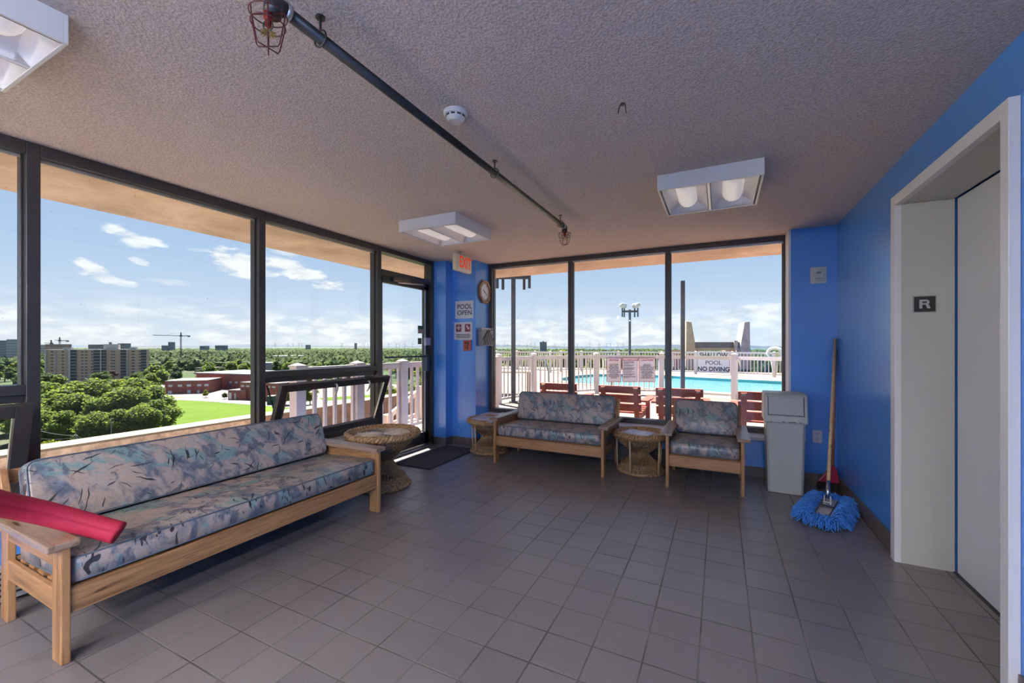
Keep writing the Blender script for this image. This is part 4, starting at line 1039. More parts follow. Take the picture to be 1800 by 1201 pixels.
# ------------------------------------------------------------------ signs on the fences
M_signw = mat('sign_white', (.66, .60, .63), .5); M_signred = mat('sign_red', (.38, .04, .06), .5); M_signink = mat('sign_ink', (.012, .012, .016), .6)
P0 = Vector((*xy(1048, 11.75), 0)); P1 = Vector((*xy(1163, 11.45), 0)); dfn = (P1-P0).normalized(); ang = atan2(dfn.y, dfn.x)
def on_fence(px):                     # where the line of sight meets that fence panel
    q = ray(px, 610); n = Vector((-dfn.y, dfn.x)); t = (P0.x*n.x+P0.y*n.y)/(q[0]*n.x+q[1]*n.y); return Vector((q[0]*t, q[1]*t, 0)), t
def warning(px0, px1, title, lines, label, small=False):
    a, ta = on_fence(px0); b, tb = on_fence(px1); c = (a+b)/2; tm = (ta+tb)/2; w = (b-a).length-.012; zt = 1.3-(631-610)/735.5*tm+.03; zb = 1.3-(671.5-610)/735.5*tm; h = zt-zb
    nrm = Vector((dfn.y, -dfn.x, 0)); t = thing('warning_sign', label, 'sign', c+nrm*.055+Vector((0, 0, (zt+zb)/2)), ang, 'warning signs on the pool fence')
    MB().box(-w/2, w/2, -.004, 0, -h/2, h/2).obj('border', M_signred, t); MB().box(-w/2+.012, w/2-.012, -.006, -.004, -h/2+.012, h/2-.012).obj('panel', M_signw, t)
    text('heading', title, w*(.17 if not small else .105), M_signred, t, (0, -.0065, h/2-.065), ROT_N, bold=.003)
    n = len(lines); body = h-.14
    if not small:
        text('lettering', '\n'.join(lines), body/n*.78, M_signink, t, (0, -.0065, -.035), ROT_N, bold=.0015, sx=.86 if n > 9 else .92, ls=1.0)
    else:
        g = MB(); z = h/2-.10; random.seed(5)
        for grp in (4, 3, 5, 2, 3, 3):
            for k in range(grp): g.box(-w/2+.03, w/2-.03-random.random()*.09-(.12 if k == grp-1 else 0), -.0065, -.006, z-.010, z); z -= .0185
            z -= .018
        g.obj('print_lines', M_signink, t)
warning(1065.5, 1092, 'NOTICE', ['EACH BATHER', 'SHALL TAKE A', 'SHOWER USING', 'WARM WATER', 'AND SOAP AND', 'THOROUGHLY RINSE', 'OFF ALL SOAP', 'BEFORE ENTERING', 'OR RE-ENTERING', 'THE DECK.'],
        'white sign headed NOTICE, leftmost of three on the near pool fence')
warning(1093.2, 1121, 'HEALTH REGULATIONS', [], 'white sign of small print headed HEALTH REGULATIONS, between two other warning signs', True)
warning(1122, 1151.5, 'CAUTION', ['THIS POOL IS', 'UNSUPERVISED.', 'BATHERS UNDER TWELVE', 'YEARS OF AGE ARE NOT', 'ALLOWED WITHIN THE', 'POOL ENCLOSURE', 'UNLESS ACCOMPANIED', 'BY A PARENT OR', 'HIS AGENT WHO IS', 'NOT LESS THAN', 'SIXTEEN YEARS OF AGE'],
        'white sign headed CAUTION, rightmost of three on the near pool fence')
A = Vector((*xy(1223, 20.3), 0)); B = Vector((*xy(1287, 19.5), 0)); d2 = (B-A).normalized(); c = (A+B)/2+Vector((d2.y, -d2.x, 0))*.08
t = thing('no_diving_sign', 'large white banner reading SHALLOW POOL NO DIVING on the far pool fence', 'sign', (c.x, c.y, .60), atan2(d2.y, d2.x))
w = (B-A).length*.86; MB().box(-w/2, w/2, -.006, 0, -.53, .50).obj('sign_panel', mat('banner_white', (.62, .60, .68), .6), t)
text('lettering', 'SHALLOW', .30, M_signink, t, (0, -.008, .30), ROT_N, bold=.006, sx=.86)
text('lettering', 'POOL', .27, M_signink, t, (0, -.008, -.06), ROT_N, bold=.002, sx=1.0)
text('lettering', 'NO DIVING', .285, M_signink, t, (0, -.008, -.36), ROT_N, bold=.009, sx=.92)
q = Vector((*xy(1179, 21.0), 0)); t = thing('rules_board', 'small white rules notice on the far pool fence left of the banner', 'sign', (q.x, q.y-.12, .62), radians(-12))
MB().box(-.17, .17, -.005, 0, -.30, .33).obj('sign_panel', mat('board_white', (.6, .57, .6), .6), t)
g = MB()
for k in range(7): g.box(-.13, .12-.02*(k % 3), -.007, -.005, .24-.075*k, .265-.075*k)
g.obj('print_lines', mat('faint_red_ink', (.12, .06, .07), .6), t)
# life ring
q = at(1362, 621, 17.7); t = thing('life_ring', 'white life ring hung on the far fence post at the right', 'life ring', q, radians(-25))
MB().tube([(.27*cos(2*pi*i/28), 0, .22*sin(2*pi*i/28)) for i in range(28)], .062, 10, closed=True).obj('ring', mat('ring_white', (.6, .6, .62), .5), t, smooth=True)
MB().tube([(-.15, -.05, -.2), (-.05, -.07, -.7), (.03, -.06, -1.1)], .02, 6).tube([(.15, -.05, -.2), (.10, -.06, -.8)], .02, 6).obj('rope', mat('rope_white', (.5, .5, .5), .8), t, smooth=True)

# ------------------------------------------------------------------ lamp posts, pole, concrete gateway
M_steel = vmat('dark_grey_steel', (.045, .05, .068), .5, .3, 5)
M_glob = mat('white_globe', (.42, .42, .42), .3)
def lamp_post(loc, label, w=.105, rz=0, hz_=3.05):
    r = thing('lamp_post', label, 'lamp post', loc, rz, 'globe lamp posts')
    MB().box(-w/2, w/2, -w/2, w/2, 0, hz_+.08).obj('pole', M_steel, r); MB().box(-w, w, -w, w, 0, .03).obj('base_plate', M_steel, r)
    for s in (-1, 1):
        MB().box(min(s*w/2, s*.37), max(s*w/2, s*.37), -.03, .03, hz_-.05, hz_+.05).obj('arm', M_steel, r)
    for i, (x, y) in enumerate(((-.37, -.10), (-.25, .13), (.25, .13), (.37, -.10))):
        MB().box(min(x, .35*(1 if x > 0 else -1)), max(x, .35*(1 if x > 0 else -1))+.01, min(0, y), max(0, y), hz_-.02, hz_+.02).obj('arm', M_steel, r)
        s_ = MB().box(x-.032, x+.032, y-.032, y+.032, hz_-.28, hz_+.16).obj('lamp_stem', M_steel, r)
        MB().sphere((x, y, hz_+.29), .135, 20, 12, (1, 1, .92)).obj('lamp_globe', M_glob, r, smooth=True)
q = at(902.5, 610, 9.75); lamp_post((q.x, q.y, 0), 'dark post with stubby hanging arms, left of the pool fence', .10, radians(25), 2.93)
q = at(1107, 610, 20.6); lamp_post((q.x, q.y, 0), 'dark lamp post with four white globes beyond the far side of the pool', .11, radians(18), 3.05)
q = at(1200, 610, 9.0); t = thing('steel_post', 'tall plain dark steel post without a lamp in front of the pool', 'post', (q.x, q.y, 0), radians(12))
MB().box(-.042, .042, -.042, .042, 0, 2.72).obj('post', M_steel, t); MB().box(-.10, .10, -.10, .10, 0, .02).obj('base_plate', M_steel, t)
M_gc = vmat('grey_concrete', (.30, .255, .20), .9, .25, 3); M_brick = None
def brick_mat(name, c1, c2, mort, sc):
    def fn(T, b):
        n = T.new('ShaderNodeTexBrick'); T.l.new(T.coord('Object', (1, 1, 1), (pi/2, 0, 0)), n.inputs['Vector'])
        n.inputs['Color1'].default_value = c1+(1,); n.inputs['Color2'].default_value = c2+(1,); n.inputs['Mortar'].default_value = mort+(1,)
        n.inputs['Scale'].default_value = sc; n.inputs['Mortar Size'].default_value = .02
        T.l.new(n.outputs[0], b.inputs['Base Color'])
    return mat(name, rough=.9, fn=fn)
M_brick = brick_mat('rose_brick', (.34, .17, .14), (.28, .13, .11), (.4, .3, .25), 3)
a = at(1209, 610, 24.3); b = at(1307, 610, 24.3); L = (b-a).length; rz = atan2(b.y-a.y, b.x-a.x)
t = thing('concrete_gateway', 'two tapered concrete uprights joined by a dark beam behind the far fence', 'gateway', (a.x, a.y, 0), rz)
for x, s in ((0, 1), (L, -1)):
    MB().prism([(x-s*.24, 0), (x+s*.34, 0), (x+s*.30, 1.55), (x+s*.10, 2.72), (x-s*.20, 2.76)], 'y', -.3, .3).obj('upright', M_gc, t, bevel=.02)
MB().box(.20, L-.20, -.12, .12, 1.24, 1.58).obj('beam', vmat('slate_beam', (.09, .09, .11), .7, .15), t)
MB().box(.20, L-.20, -.16, .2, 1.10, 1.235).obj('concrete_ledge', M_gc, t)
MB().box(L*.80, L*.86, -.22, -.12, 1.12, 1.66).obj('bracket', M_gc, t)
MB().box(-1.0, .9, .31, .7, 0, 1.10).obj('brick_pier', M_brick, t); MB().box(L-.9, L+.5, .31, .7, 0, 1.10).obj('brick_pier', M_brick, t)

# ------------------------------------------------------------------ red stained deck chairs
def stain_fn(T, b):
    v = T.coord('Object', (3, 3, 3)); n = T.noise(v, 4, 4); T.l.new(T.ramp(n, [(.3, (.23, .042, .024)), (.7, (.30, .065, .038))]), b.inputs['Base Color'])
M_stain = mat('red_stain', rough=.55, fn=stain_fn)
def deck_chair():
    r = thing('deck_chair', 'x', 'chair'); w = .57; y0 = 0.
    M = M_stain; k = 0
    for z0, z1 in ((.645, .75), (.515, .625), (.39, .495)):
        a = .12; yy = -.02-(z0-.4)*.22
        MB().box(-w/2-.01, w/2+.01, -.013, .013, 0, z1-z0).obj('back_slat', M, r, loc=(0, yy, z0), rot=(radians(8), 0, 0), bevel=.003)
    for s in (-1, 1):
        x = s*(w/2-.055)
        MB().beam((x, .06, .02), (x, -.105, .735), .065, .038, (0, 1, 0)).obj('rear_leg', M, r, bevel=.003)
        MB().box(x-.02, x+.02, -.02, .62, .255, .345).obj('side_rail', M, r, bevel=.003)
        MB().box(s*(w/2+.005)-.03, s*(w/2+.005)+.03, .50, .56, 0, .52).obj('front_leg', M, r, bevel=.003)
        a = MB(); xx = s*(w/2+.03); a.prism([(xx-.055, .02), (xx+.055, .02), (xx+.075, .45), (xx+.05, .66), (xx-.05, .66), (xx-.06, .45)], 'z', .52, .548); a.obj('armrest', M, r, bevel=.003)
    for k in range(5): y = .06+.118*k; MB().box(-w/2, w/2, y, y+.10, .345+.012*k, .367+.012*k).obj('seat_slat', M, r, bevel=.003)
    for s in (-1, 1): MB().box(s*(w/2-.05)-.022, s*(w/2-.05)+.022, -.016, .016, .0, .022).obj('peg', vmat('bare_wood_end', (.26, .20, .14), .6, .1), r, loc=(0, -.118, .70))
    return r
ch = deck_chair(); ch.location = (-2.205, 6.10, -.002); ch.rotation_euler = (0, 0, radians(1))
ch['label'] = 'red stained deck chair seen over the left end of the loveseat, leftmost outside'; ch['group'] = 'red deck chairs outside the back window'
dup(ch, (-1.275, 6.08, -.002), radians(-1), label='red stained deck chair outside the middle pane, with its right armrest showing')
dup(ch, (-.485, 6.05, -.002), radians(1), label='red stained deck chair outside, directly behind the armchair and dark mullion')
dup(ch, (.500, 6.02, -.002), radians(0), label='red stained deck chair outside, rightmost, partly behind the grey bin')
# low wooden bench beyond the fence
q = at(893, 610, 11.6); t = thing('picnic_table', 'wooden table behind the left end of the near pool fence', 'table', (q.x, q.y, 0), radians(20))
M_sunlit = vmat('sunlit_wood', (.34, .24, .16), .7, .2, 6); M_dk = vmat('shaded_wood', (.10, .07, .05), .8, .2, 6)  # planks coloured lighter as sunlit, legs darker as shaded
for k in range(5): MB().box(-.75, .75, -.42+.17*k, -.27+.17*k, .60, .64).obj('table_plank', M_sunlit, t)
for sx_ in (-1, 1):
    for sy_ in (-1, 1): MB().box(sx_*.6-.045, sx_*.6+.045, sy_*.35-.045, sy_*.35+.045, 0, .60).obj('leg', M_dk, t)
    MB().box(sx_*.6-.03, sx_*.6+.03, -.35, .35, .50, .60).obj('crossbar', M_dk, t)

# ================================================================== THE LAND BELOW (36 m down)
G = -35.0
def ground_fn(T, b):
    v = T.coord('Object'); n = T.noise(v, .004, 6, .6); n2 = T.noise(v, .03, 5, .6)
    c = T.ramp(n, [(.3, (.030, .050, .016)), (.5, (.045, .065, .024)), (.62, (.075, .075, .05)), (.75, (.035, .055, .02))])
    c = T.mix(T.ramp(n2, [(.5, 0.), (.62, .6)]), c, (.02, .035, .012))
    T.l.new(c, b.inputs['Base Color'])
M_ground = mat('town_ground', rough=.95, spec=.1, fn=ground_fn)
def disc(name, r0, r1, z, m, a0=0, a1=360, n=96, rings=8):
    vs = []; fs = []
    for i in range(rings+1):
        rr = r0+(r1-r0)*(i/rings)**2
        for j in range(n+1): a = radians(a0+(a1-a0)*j/n); vs.append((rr*sin(a), rr*cos(a), z))
    for i in range(rings):
        for j in range(n): k = i*(n+1)+j; fs.append((k, k+1, k+n+2, k+n+1))
    return MB().add(vs, fs).obj(name, m)
struct(disc('town_ground', 30, 16000, G, M_ground))
def gpoly(name, pix, z, m):
    P = [atz(x, y, G) for x, y in pix]; o = MB().add([(p.x, p.y, G+z) for p in P], [tuple(range(len(P)))]).obj(name, m); return struct(o)
def grass_fn(T, b):
    v = T.coord('Object', (1, .35, 1), (0, 0, radians(20))); n = T.noise(v, .12, 5, .6); n2 = T.noise(T.coord('Object'), 1.2, 4)
    c = T.ramp(n, [(.3, (.058, .100, .010)), (.7, (.085, .135, .014))]); T.l.new(T.mix(T.m('MULTIPLY', n2, .35), c, (.07, .10, .012)), b.inputs['Base Color'])
M_grass = mat('mown_grass', rough=.95, spec=.05, fn=grass_fn)
M_pave = vmat('pale_pavement', (.125, .108, .098), .9, .1, .02)
M_asph = vmat('asphalt', (.085, .08, .082), .9, .15, .03)
gpoly('car_park', [(180, 684), (300, 676), (460, 672), (700, 676), (760, 690), (600, 712), (520, 716), (444, 711), (280, 700), (190, 700)], .05, M_pave)
gpoly('sports_field', [(278, 702), (360, 706), (444, 712.5), (516, 718), (600, 726), (560, 760), (440, 800), (250, 800), (225, 740)], .10, M_grass)
gpoly('field_path', [(250, 699.3), (278, 700.6), (360, 704.5), (444, 710.5), (520, 716), (600, 723), (600, 725), (516, 718), (444, 712.5), (360, 706), (278, 702), (250, 701)], .14, M_asph)
gpoly('verge', [(190, 692.5), (278, 696.5), (320, 698.5), (320, 700), (278, 699.5), (190, 697)], .12, vmat('dry_grass', (.14, .16, .03), .95, .1, .1))
gpoly('side_street', [(60, 792), (200, 778), (300, 770), (300, 800), (60, 812)], .06, M_asph)
gpoly('green_strip', [(560, 700), (660, 694), (740, 690), (740, 693), (660, 698), (570, 705)], .12, M_grass)
# the lake and the far shore
t = MB(); N = 40; a0, a1 = 912, 1900; vs = []
for i in range(N+1):
    px = a0+(a1-a0)*i/N; near = 5200+3200*max(0, 1-i/7.)**2+300*sin(i*1.3); A = at(px, 610, near); B = at(px, 610, 15000); vs += [(A.x, A.y, G+.6), (B.x, B.y, G+.6)]
t.add(vs, [(2*i, 2*i+1, 2*i+3, 2*i+2) for i in range(N)]); struct(t.obj('lake_surface', mat('lake_water', (.05, .10, .16), .25)))
def ridge(name, pxs, dist, hgt, m, seed, thick=500):
    random.seed(seed); vs = []; n = len(pxs)
    for i, px in enumerate(pxs):
        h = hgt*(.75+.35*sin(i*.23+seed)+.25*random.random()); A = at(px, 610, dist); Bm = at(px, 610, dist+thick); Bk = at(px, 610, dist+2*thick)
        vs += [(A.x, A.y, G), (Bm.x, Bm.y, G+h), (Bk.x, Bk.y, G)]
    fs = []
    for i in range(n-1):
        for k in range(2): fs.append((3*i+k, 3*i+k+1, 3*i+3+k+1, 3*i+3+k))
    return struct(MB().add(vs, fs).obj(name, m))
M_far = vmat('far_shore', (.022, .036, .048), .95, .25, .002)
ridge('far_shore', [-100+12*i for i in range(170)], 9500, 52, M_far, 1)
ridge('distant_hills', [-100+14*i for i in range(150)], 12500, 92, vmat('blue_hills', (.022, .040, .070), .95, .15, .002), 5, 800)
ridge('low_hills', [-60+12*i for i in range(84)], 6500, 26, vmat('low_green_hills', (.035, .055, .04), .95, .3, .004), 3, 600)

# ------------------------------------------------------------------ trees
def leaf_fn(c0, c1, c2):
    def fn(T, b):
        v = T.coord('Object'); n = T.noise(v, .9, 5, .7); oi = T.new('ShaderNodeObjectInfo')
        c = T.ramp(n, [(.32, c0), (.5, c1), (.68, c2)])
        c = T.mix(T.m('MULTIPLY', oi.outputs['Random'], .35), c, tuple(x*.55 for x in c1)); T.l.new(c, b.inputs['Base Color'])
        tl = T.new('ShaderNodeBsdfTranslucent'); T.l.new(T.mix(.35, c, tuple(min(1, x*2.2) for x in c2)), tl.inputs[0]); ms = T.new('ShaderNodeMixShader'); ms.inputs[0].default_value = .5
        T.l.new(b.outputs[0], ms.inputs[1]); T.l.new(tl.outputs[0], ms.inputs[2]); T.l.new(ms.outputs[0], T.n['Material Output'].inputs[0])
    return fn
M_leaf = [mat('leaves_%s' % n, rough=.75, spec=.2, fn=leaf_fn(*c)) for n, c in (('mid', ((.028, .052, .008), (.085, .125, .018), (.16, .20, .035))),
          ('dark', ((.014, .032, .009), (.038, .066, .016), (.075, .11, .025))), ('yellow', ((.05, .07, .006), (.12, .15, .012), (.20, .21, .02))), ('purple', ((.02, .01, .012), (.045, .02, .022), (.06, .03, .03))))]
M_bark = vmat('bark', (.05, .038, .028), .9, .2, 2)
def ico(sub):
    bm = bmesh.new(); bmesh.ops.create_icosphere(bm, subdivisions=sub, radius=1); vs = [v.co.copy() for v in bm.verts]; fs = [tuple(v.index for v in f.verts) for f in bm.faces]; bm.free(); return vs, fs
ICO = {1: ico(1), 2: ico(2)}
def crown(seed, R, Hh, blobs, leaves, ls, sub=2):
    random.seed(seed); m = MB(); bl = []
    for i in range(blobs):
        a = random.uniform(0, 2*pi); u = random.uniform(-.75, 1); rr = sqrt(max(0, 1-u*u))*random.uniform(.35, .72)
        c = Vector((rr*cos(a)*R, rr*sin(a)*R, Hh*.5+u*Hh*.36)); r = R*random.uniform(.28, .42); bl.append((c, r))
        vs, fs = ICO[sub]; r_ = r*.88; m.add([(c.x+v.x*r_*random.uniform(.82, 1.1), c.y+v.y*r_*random.uniform(.82, 1.1), c.z+v.z*r_*.85*random.uniform(.85, 1.12)) for v in vs], fs)
    for i in range(leaves):
        c, r = random.choice(bl); d = Vector((random.gauss(0, 1), random.gauss(0, 1), random.gauss(.25, 1))).normalized()
        p = c+Vector((d.x, d.y, d.z*.85))*r*random.uniform(.88, 1.22); n = (d*.7+Vector((random.gauss(0, .75), random.gauss(0, .75), random.gauss(.35, .6)))).normalized()
        a_ = n.cross(Vector((0, 0, 1))); a_ = a_.normalized() if a_.length > .01 else Vector((1, 0, 0)); b_ = n.cross(a_); s = ls*random.uniform(.6, 1.25); s2 = s*random.uniform(.5, .9)
        m.add([p-a_*s, p-b_*s2, p+a_*s, p+b_*s2], [(0, 1, 2, 3)])
    return m
CR = {}
def tree_proto(kind, leafm, seed, blobs, leaves, ls, sub):
    r = bpy.data.objects.new(kind, None); C.objects.link(r)
    # unit tree, 10 m tall and about 8 m wide
    crown(seed, 4.2, 9.2, blobs, leaves, ls, sub).xf(Matrix.Translation((0, 0, .9))).obj('crown', leafm, r)
    MB().tube([(0, 0, 0), (.1, 0, 2), (0, .1, 4.5)], [.28, .22, .12], 7).obj('trunk', M_bark, r)
    return r
PROT = {}
for key, (nm, lm, sd_, nb, nl, ls, sub) in {'big': ('broadleaf_tree', 0, 21, 30, 6500, .25, 1), 'big2': ('broadleaf_tree', 0, 22, 26, 6500, .25, 1), 'dark': ('dark_tree', 1, 23, 22, 3000, .28, 1),
        'far': ('broadleaf_tree', 0, 24, 14, 700, .42, 1), 'fard': ('dark_tree', 1, 25, 13, 650, .42, 1), 'yel': ('yellow_green_tree', 2, 26, 20, 3200, .26, 1), 'pur': ('copper_tree', 3, 27, 12, 600, .2, 1), 'fary': ('broadleaf_tree', 2, 28, 13, 650, .42, 1)}.items():
    PROT[key] = tree_proto(nm, M_leaf[lm], sd_, nb, nl, ls, sub)
used = set(); random.seed(99)
def tree(key, px, t, h, label, group=None, w=1.):
    p = at(px, 610, t); s = h/10; pr0 = PROT[key]; sc = (s*w, s*w, s)
    if key in used: r = dup(pr0, (p.x, p.y, G), random.uniform(0, 6), None, None, sc)
    else:
        r = pr0; used.add(key); r.location = (p.x, p.y, G); r.scale = sc; r.rotation_euler = (0, 0, random.uniform(0, 6))
    for k in ('label', 'category', 'group'):
        if k in r.keys(): del r[k]
    return tag(r, label, 'tree', group)
GC = 'broadleaf trees massed left of the sports field'
for px, t, h, k in [(78, 148, 13.5, 'big'), (120, 150, 14, 'big2'), (165, 149, 13, 'big'), (210, 153, 14, 'big2'), (252, 156, 14.5, 'big'), (276, 166, 16, 'big2'), (98, 172, 17.5, 'big2'), (140, 170, 17.5, 'big'), (185, 172, 18, 'big2'),
                    (228, 178, 19, 'big'), (262, 186, 19.5, 'big2'), (82, 198, 19.5, 'big'), (122, 196, 20.5, 'big2'), (160, 198, 21, 'big'), (200, 204, 21, 'big2'), (238, 208, 20.5, 'big'), (45, 160, 15, 'big'), (20, 175, 16, 'big2'), (50, 195, 19, 'big2')]:
    tree(k, px, t, h, 'leafy green broadleaf tree in the %s row of the big clump, %s' % ('near' if t < 160 else 'middle' if t < 190 else 'back', 'behind the first mullion' if px < 66 else 'at its left side' if px < 130 else 'at its centre' if px < 205 else 'toward the sports field'), GC, 1.15)
tree('yel', 80, 118, 9.6, 'small yellow green tree beside the street at the lower left mullion'); tree('yel', 98, 122, 8.5, 'smaller yellow green tree right of another one, beside the street wires')
tree('dark', 412, 172, 8.0, 'dark bush just above the parapet at the near edge of the field', None, 1.3)
tree('fary', 362, 300, 5.5, 'little bright yellow green tree before the brick school'); tree('dark', 395, 292, 4.6, 'small dark tree on the pavement before the brick school corner')
tree('dark', 73, 300, 19.2, 'dark round tree left of the brick apartment block base'); tree('far', 100, 300, 16, 'pale green tree before the left foot of the apartment block')
tree('dark', 180, 345, 17.0, 'dark domed tree standing against the middle of the apartment block'); tree('pur', 198, 360, 16.5, 'purple leaved tree against the apartment block')
tree('dark', 237, 312, 17.5, 'dark tree right of the apartment block foot, taller of a pair by the road'); tree('dark', 252, 345, 17.8, 'dark tree behind the apartment block right end')
tree('far', 268, 322, 16, 'green street tree left of the brick school'); tree('far', 282, 335, 17.5, 'green street tree touching the brick school left edge'); tree('fary', 212, 300, 13, 'yellowish tree beside the road below the apartment block', None, 1.4)
tree('far', 222, 322, 11, 'low green tree between the yellowish tree and the dark pair')
tree('fary', 258, 286, 4.2, 'tiny young tree by the road left of the school'); tree('fary', 272, 282, 3.4, 'tiny sapling on the verge left of the school'); tree('far', 244, 290, 4.5, 'low bush at the roadside below the dark tree')
for i, px in enumerate((500, 545)): tree('yel', px, 262, 12, ['yellow green tree behind the open hopper window left side', 'yellow green tree behind the open hopper window middle'][i])
for px, t, h, k, l in [(690, 205, 17, 'yel', 'bright yellow green tree behind the terrace railing left of the post'), (724, 190, 18.5, 'big', 'green tree behind the terrace railing right of the post'), (742, 215, 19.5, 'yel', 'yellow green tree at the right edge of the door glass'), (708, 240, 14, 'dark', 'dark tree low between the railing balusters'),
                       (735, 160, 14, 'yel', 'near yellow green tree showing low through the door glass')]: tree(k, px, t, h, l)
# treetops right behind the pool deck
GB = 'treetops just behind the far pool fence'
random.seed(31)
for i in range(52):
    px = 866+i*10.2+random.uniform(-4, 4); t = random.uniform(150, 330); top = random.uniform(617.5, 632) if px < 1180 or px > 1318 else random.uniform(622, 636)
    h = 36.3-(top-610)*t/735.5; kk = random.choice(['big', 'dark', 'dark', 'big2', 'yel'])
    tree(kk, px, t, h, '%s tree with its top showing behind the far pool fence, %s' % ({'dark': 'dark green', 'yel': 'yellow green'}.get(kk, 'mid green'), 'in the left pane' if px < 1003 else 'in the middle pane' if px < 1175 else 'in the right pane'), GB, .45)
# scattered town trees, nearer ones each on their own
GT = 'trees among the roofs of the town'
random.seed(77)
avoid = [(75, 265, 370, 460), (285, 450, 300, 400), (395, 480, 270, 330)]
cnt = 0
while cnt < 190:
    px = random.uniform(-20, 770); t = math.exp(random.uniform(math.log(340), math.log(1500))); h = random.uniform(11, 19)
    if any(a <= px <= b and c <= t <= d for a, b, c, d in avoid): continue
    yb = 610+735.5*36.3/t
    if 290 < px < 500 and t < 430: continue
    if 60 < px < 262 and t < 470: continue
    if 560 < px and t < 400 and random.random() < .5: continue
    kk = random.choice(['far', 'far', 'fard', 'fard', 'fary', 'far']); wh = 'seen through the leftmost pane' if px < 62 else 'beyond the apartment block' if px < 270 else 'above the brick school roofs' if px < 452 else 'beyond the third window' if px < 662 else 'seen through the glass door'
    tree(kk, px, t, h, '%s %s tree among the town roofs, %s' % ('nearer' if t < 550 else 'distant' if t < 950 else 'very distant', {'fard': 'dark green', 'fary': 'yellow green'}.get(kk, 'mid green'), wh), GT, random.uniform(.9, 1.4)); cnt += 1
# ------------------------------------------------------------------ buildings
M_win = mat('dark_window', (.05, .055, .07), .15); M_winw = mat('pale_window', (.55, .56, .58), .3)
def windows(parent, rects, m, d=.06):
    proto = None; rest = MB()
    for i, (x, z, w, h) in enumerate(rects):
        if i < 96:
            if proto is None: proto = MB().box(-.5, .5, -d, .02, -.5, .5).obj('window', m, parent); o = proto
            else: o = proto.copy(); C.objects.link(o); o.parent = parent
            o.location = (x, 0, z); o.scale = (w, 1, h)
        else: rest.box(x-w/2, x+w/2, -d, .02, z-h/2, z+h/2)
    if rest.v: rest.obj('windows', m, parent)['kind'] = 'stuff'
FOOT = []
def block(name, label, cat, px0, t0, px1, t1, h, depth, wallm, roofm=None, rects=None, winm=None, group=None, roof_over=.0, roof_t=.5):
    A = at(px0, 610, t0); B = at(px1, 610, t1); L = sqrt((B.x-A.x)**2+(B.y-A.y)**2)
    r = thing(name, label, cat, (A.x, A.y, G), atan2(B.y-A.y, B.x-A.x), group); FOOT.append((A.x, A.y, L, depth, atan2(B.y-A.y, B.x-A.x)))
    MB().box(0, L, 0, depth, 0, h).obj('wall', wallm, r)
    MB().box(-roof_over, L+roof_over, -roof_over, depth+roof_over, h, h+roof_t).obj('roof', roofm or M_flat, r)
    if rects: windows(r, rects(L, h), winm or M_win)
    return r, L
M_flat = vmat('flat_roof', (.17, .155, .15), .9, .15, .1); M_rb = vmat('red_brick', (.28, .085, .065), .9, .15, .3); M_tan = vmat('tan_brick', (.42, .275, .21), .9, .08, .3)
M_pale = vmat('pale_wall', (.40, .38, .37), .8, .08, .1); M_grey = vmat('grey_wall', (.19, .20, .235), .8, .1, .1); M_brn = vmat('brown_roof', (.14, .095, .08), .9, .15, .1)
# the big apartment block
r, L = block('apartment_block', 'long tan brick apartment block with balcony stacks and white floor bands', 'building', 80.5, 400, 257.5, 440, 33.2, 16, M_tan, M_pale, roof_t=.7, roof_over=.3)
FR = lambda x: (x-490)/1055*L
n_fl = 11; fh = 33.2/n_fl
for k in range(n_fl):
    MB().box(0, L, -.08, .02, k*fh+fh-.28, k*fh+fh).obj('floor_band', M_pale, r)
for a, b in ((732, 792), (965, 1040), (1048, 1100), (1255, 1322), (1482, 1545)):
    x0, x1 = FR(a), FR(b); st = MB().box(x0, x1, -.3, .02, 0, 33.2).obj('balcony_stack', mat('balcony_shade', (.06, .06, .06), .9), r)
    for k in range(n_fl): MB().box(x0, x1, -1.5, -.3, k*fh-.05, k*fh+.9).obj('balcony', mat('balcony_%d%d' % (a, k), (.22, .21, .19), .8) if k < 2 else M_grey, st)
for a, b in ((485, 497), (712, 733), (1038, 1049), (1322, 1332)): MB().box(FR(a), FR(b), -1.7, 0.02, 0, 33.4).obj('sunlit_side', M_pale, r)  # pale strips: sunlit sides of the projections put in as colour
MB().box(FR(588), FR(597), -.12, .02, 0, 33.2).obj('wall_joint', M_grey, r)
wr = []
for a in (550, 655, 850, 890, 950, 1160, 1185, 1385, 1400, 1470):
    for k in range(n_fl): wr.append((FR(a), k*fh+1.3, 1.5, 1.25))
windows(r, wr, M_win)
for a, b, h_, m in ((1060, 1222, 5.2, M_pale), (1345, 1420, 2.2, M_grey), (640, 720, 1.8, M_grey)): MB().box(FR(a), FR(b), 4, 12, 33.9, 33.9+h_).obj('roof_housing', m, r)
MB().box(FR(1110), FR(1140), 6, 8, 39.1, 41.2).obj('chimney', M_grey, r)
grid = lambda nx, nz, w=.5, hh=.5, z0=0: (lambda L, h: [((i+.5)*L/nx, z0+(k+.5)*(h-z0)/nz, L/nx*w, (h-z0)/nz*hh) for k in range(nz) for i in range(nx)])
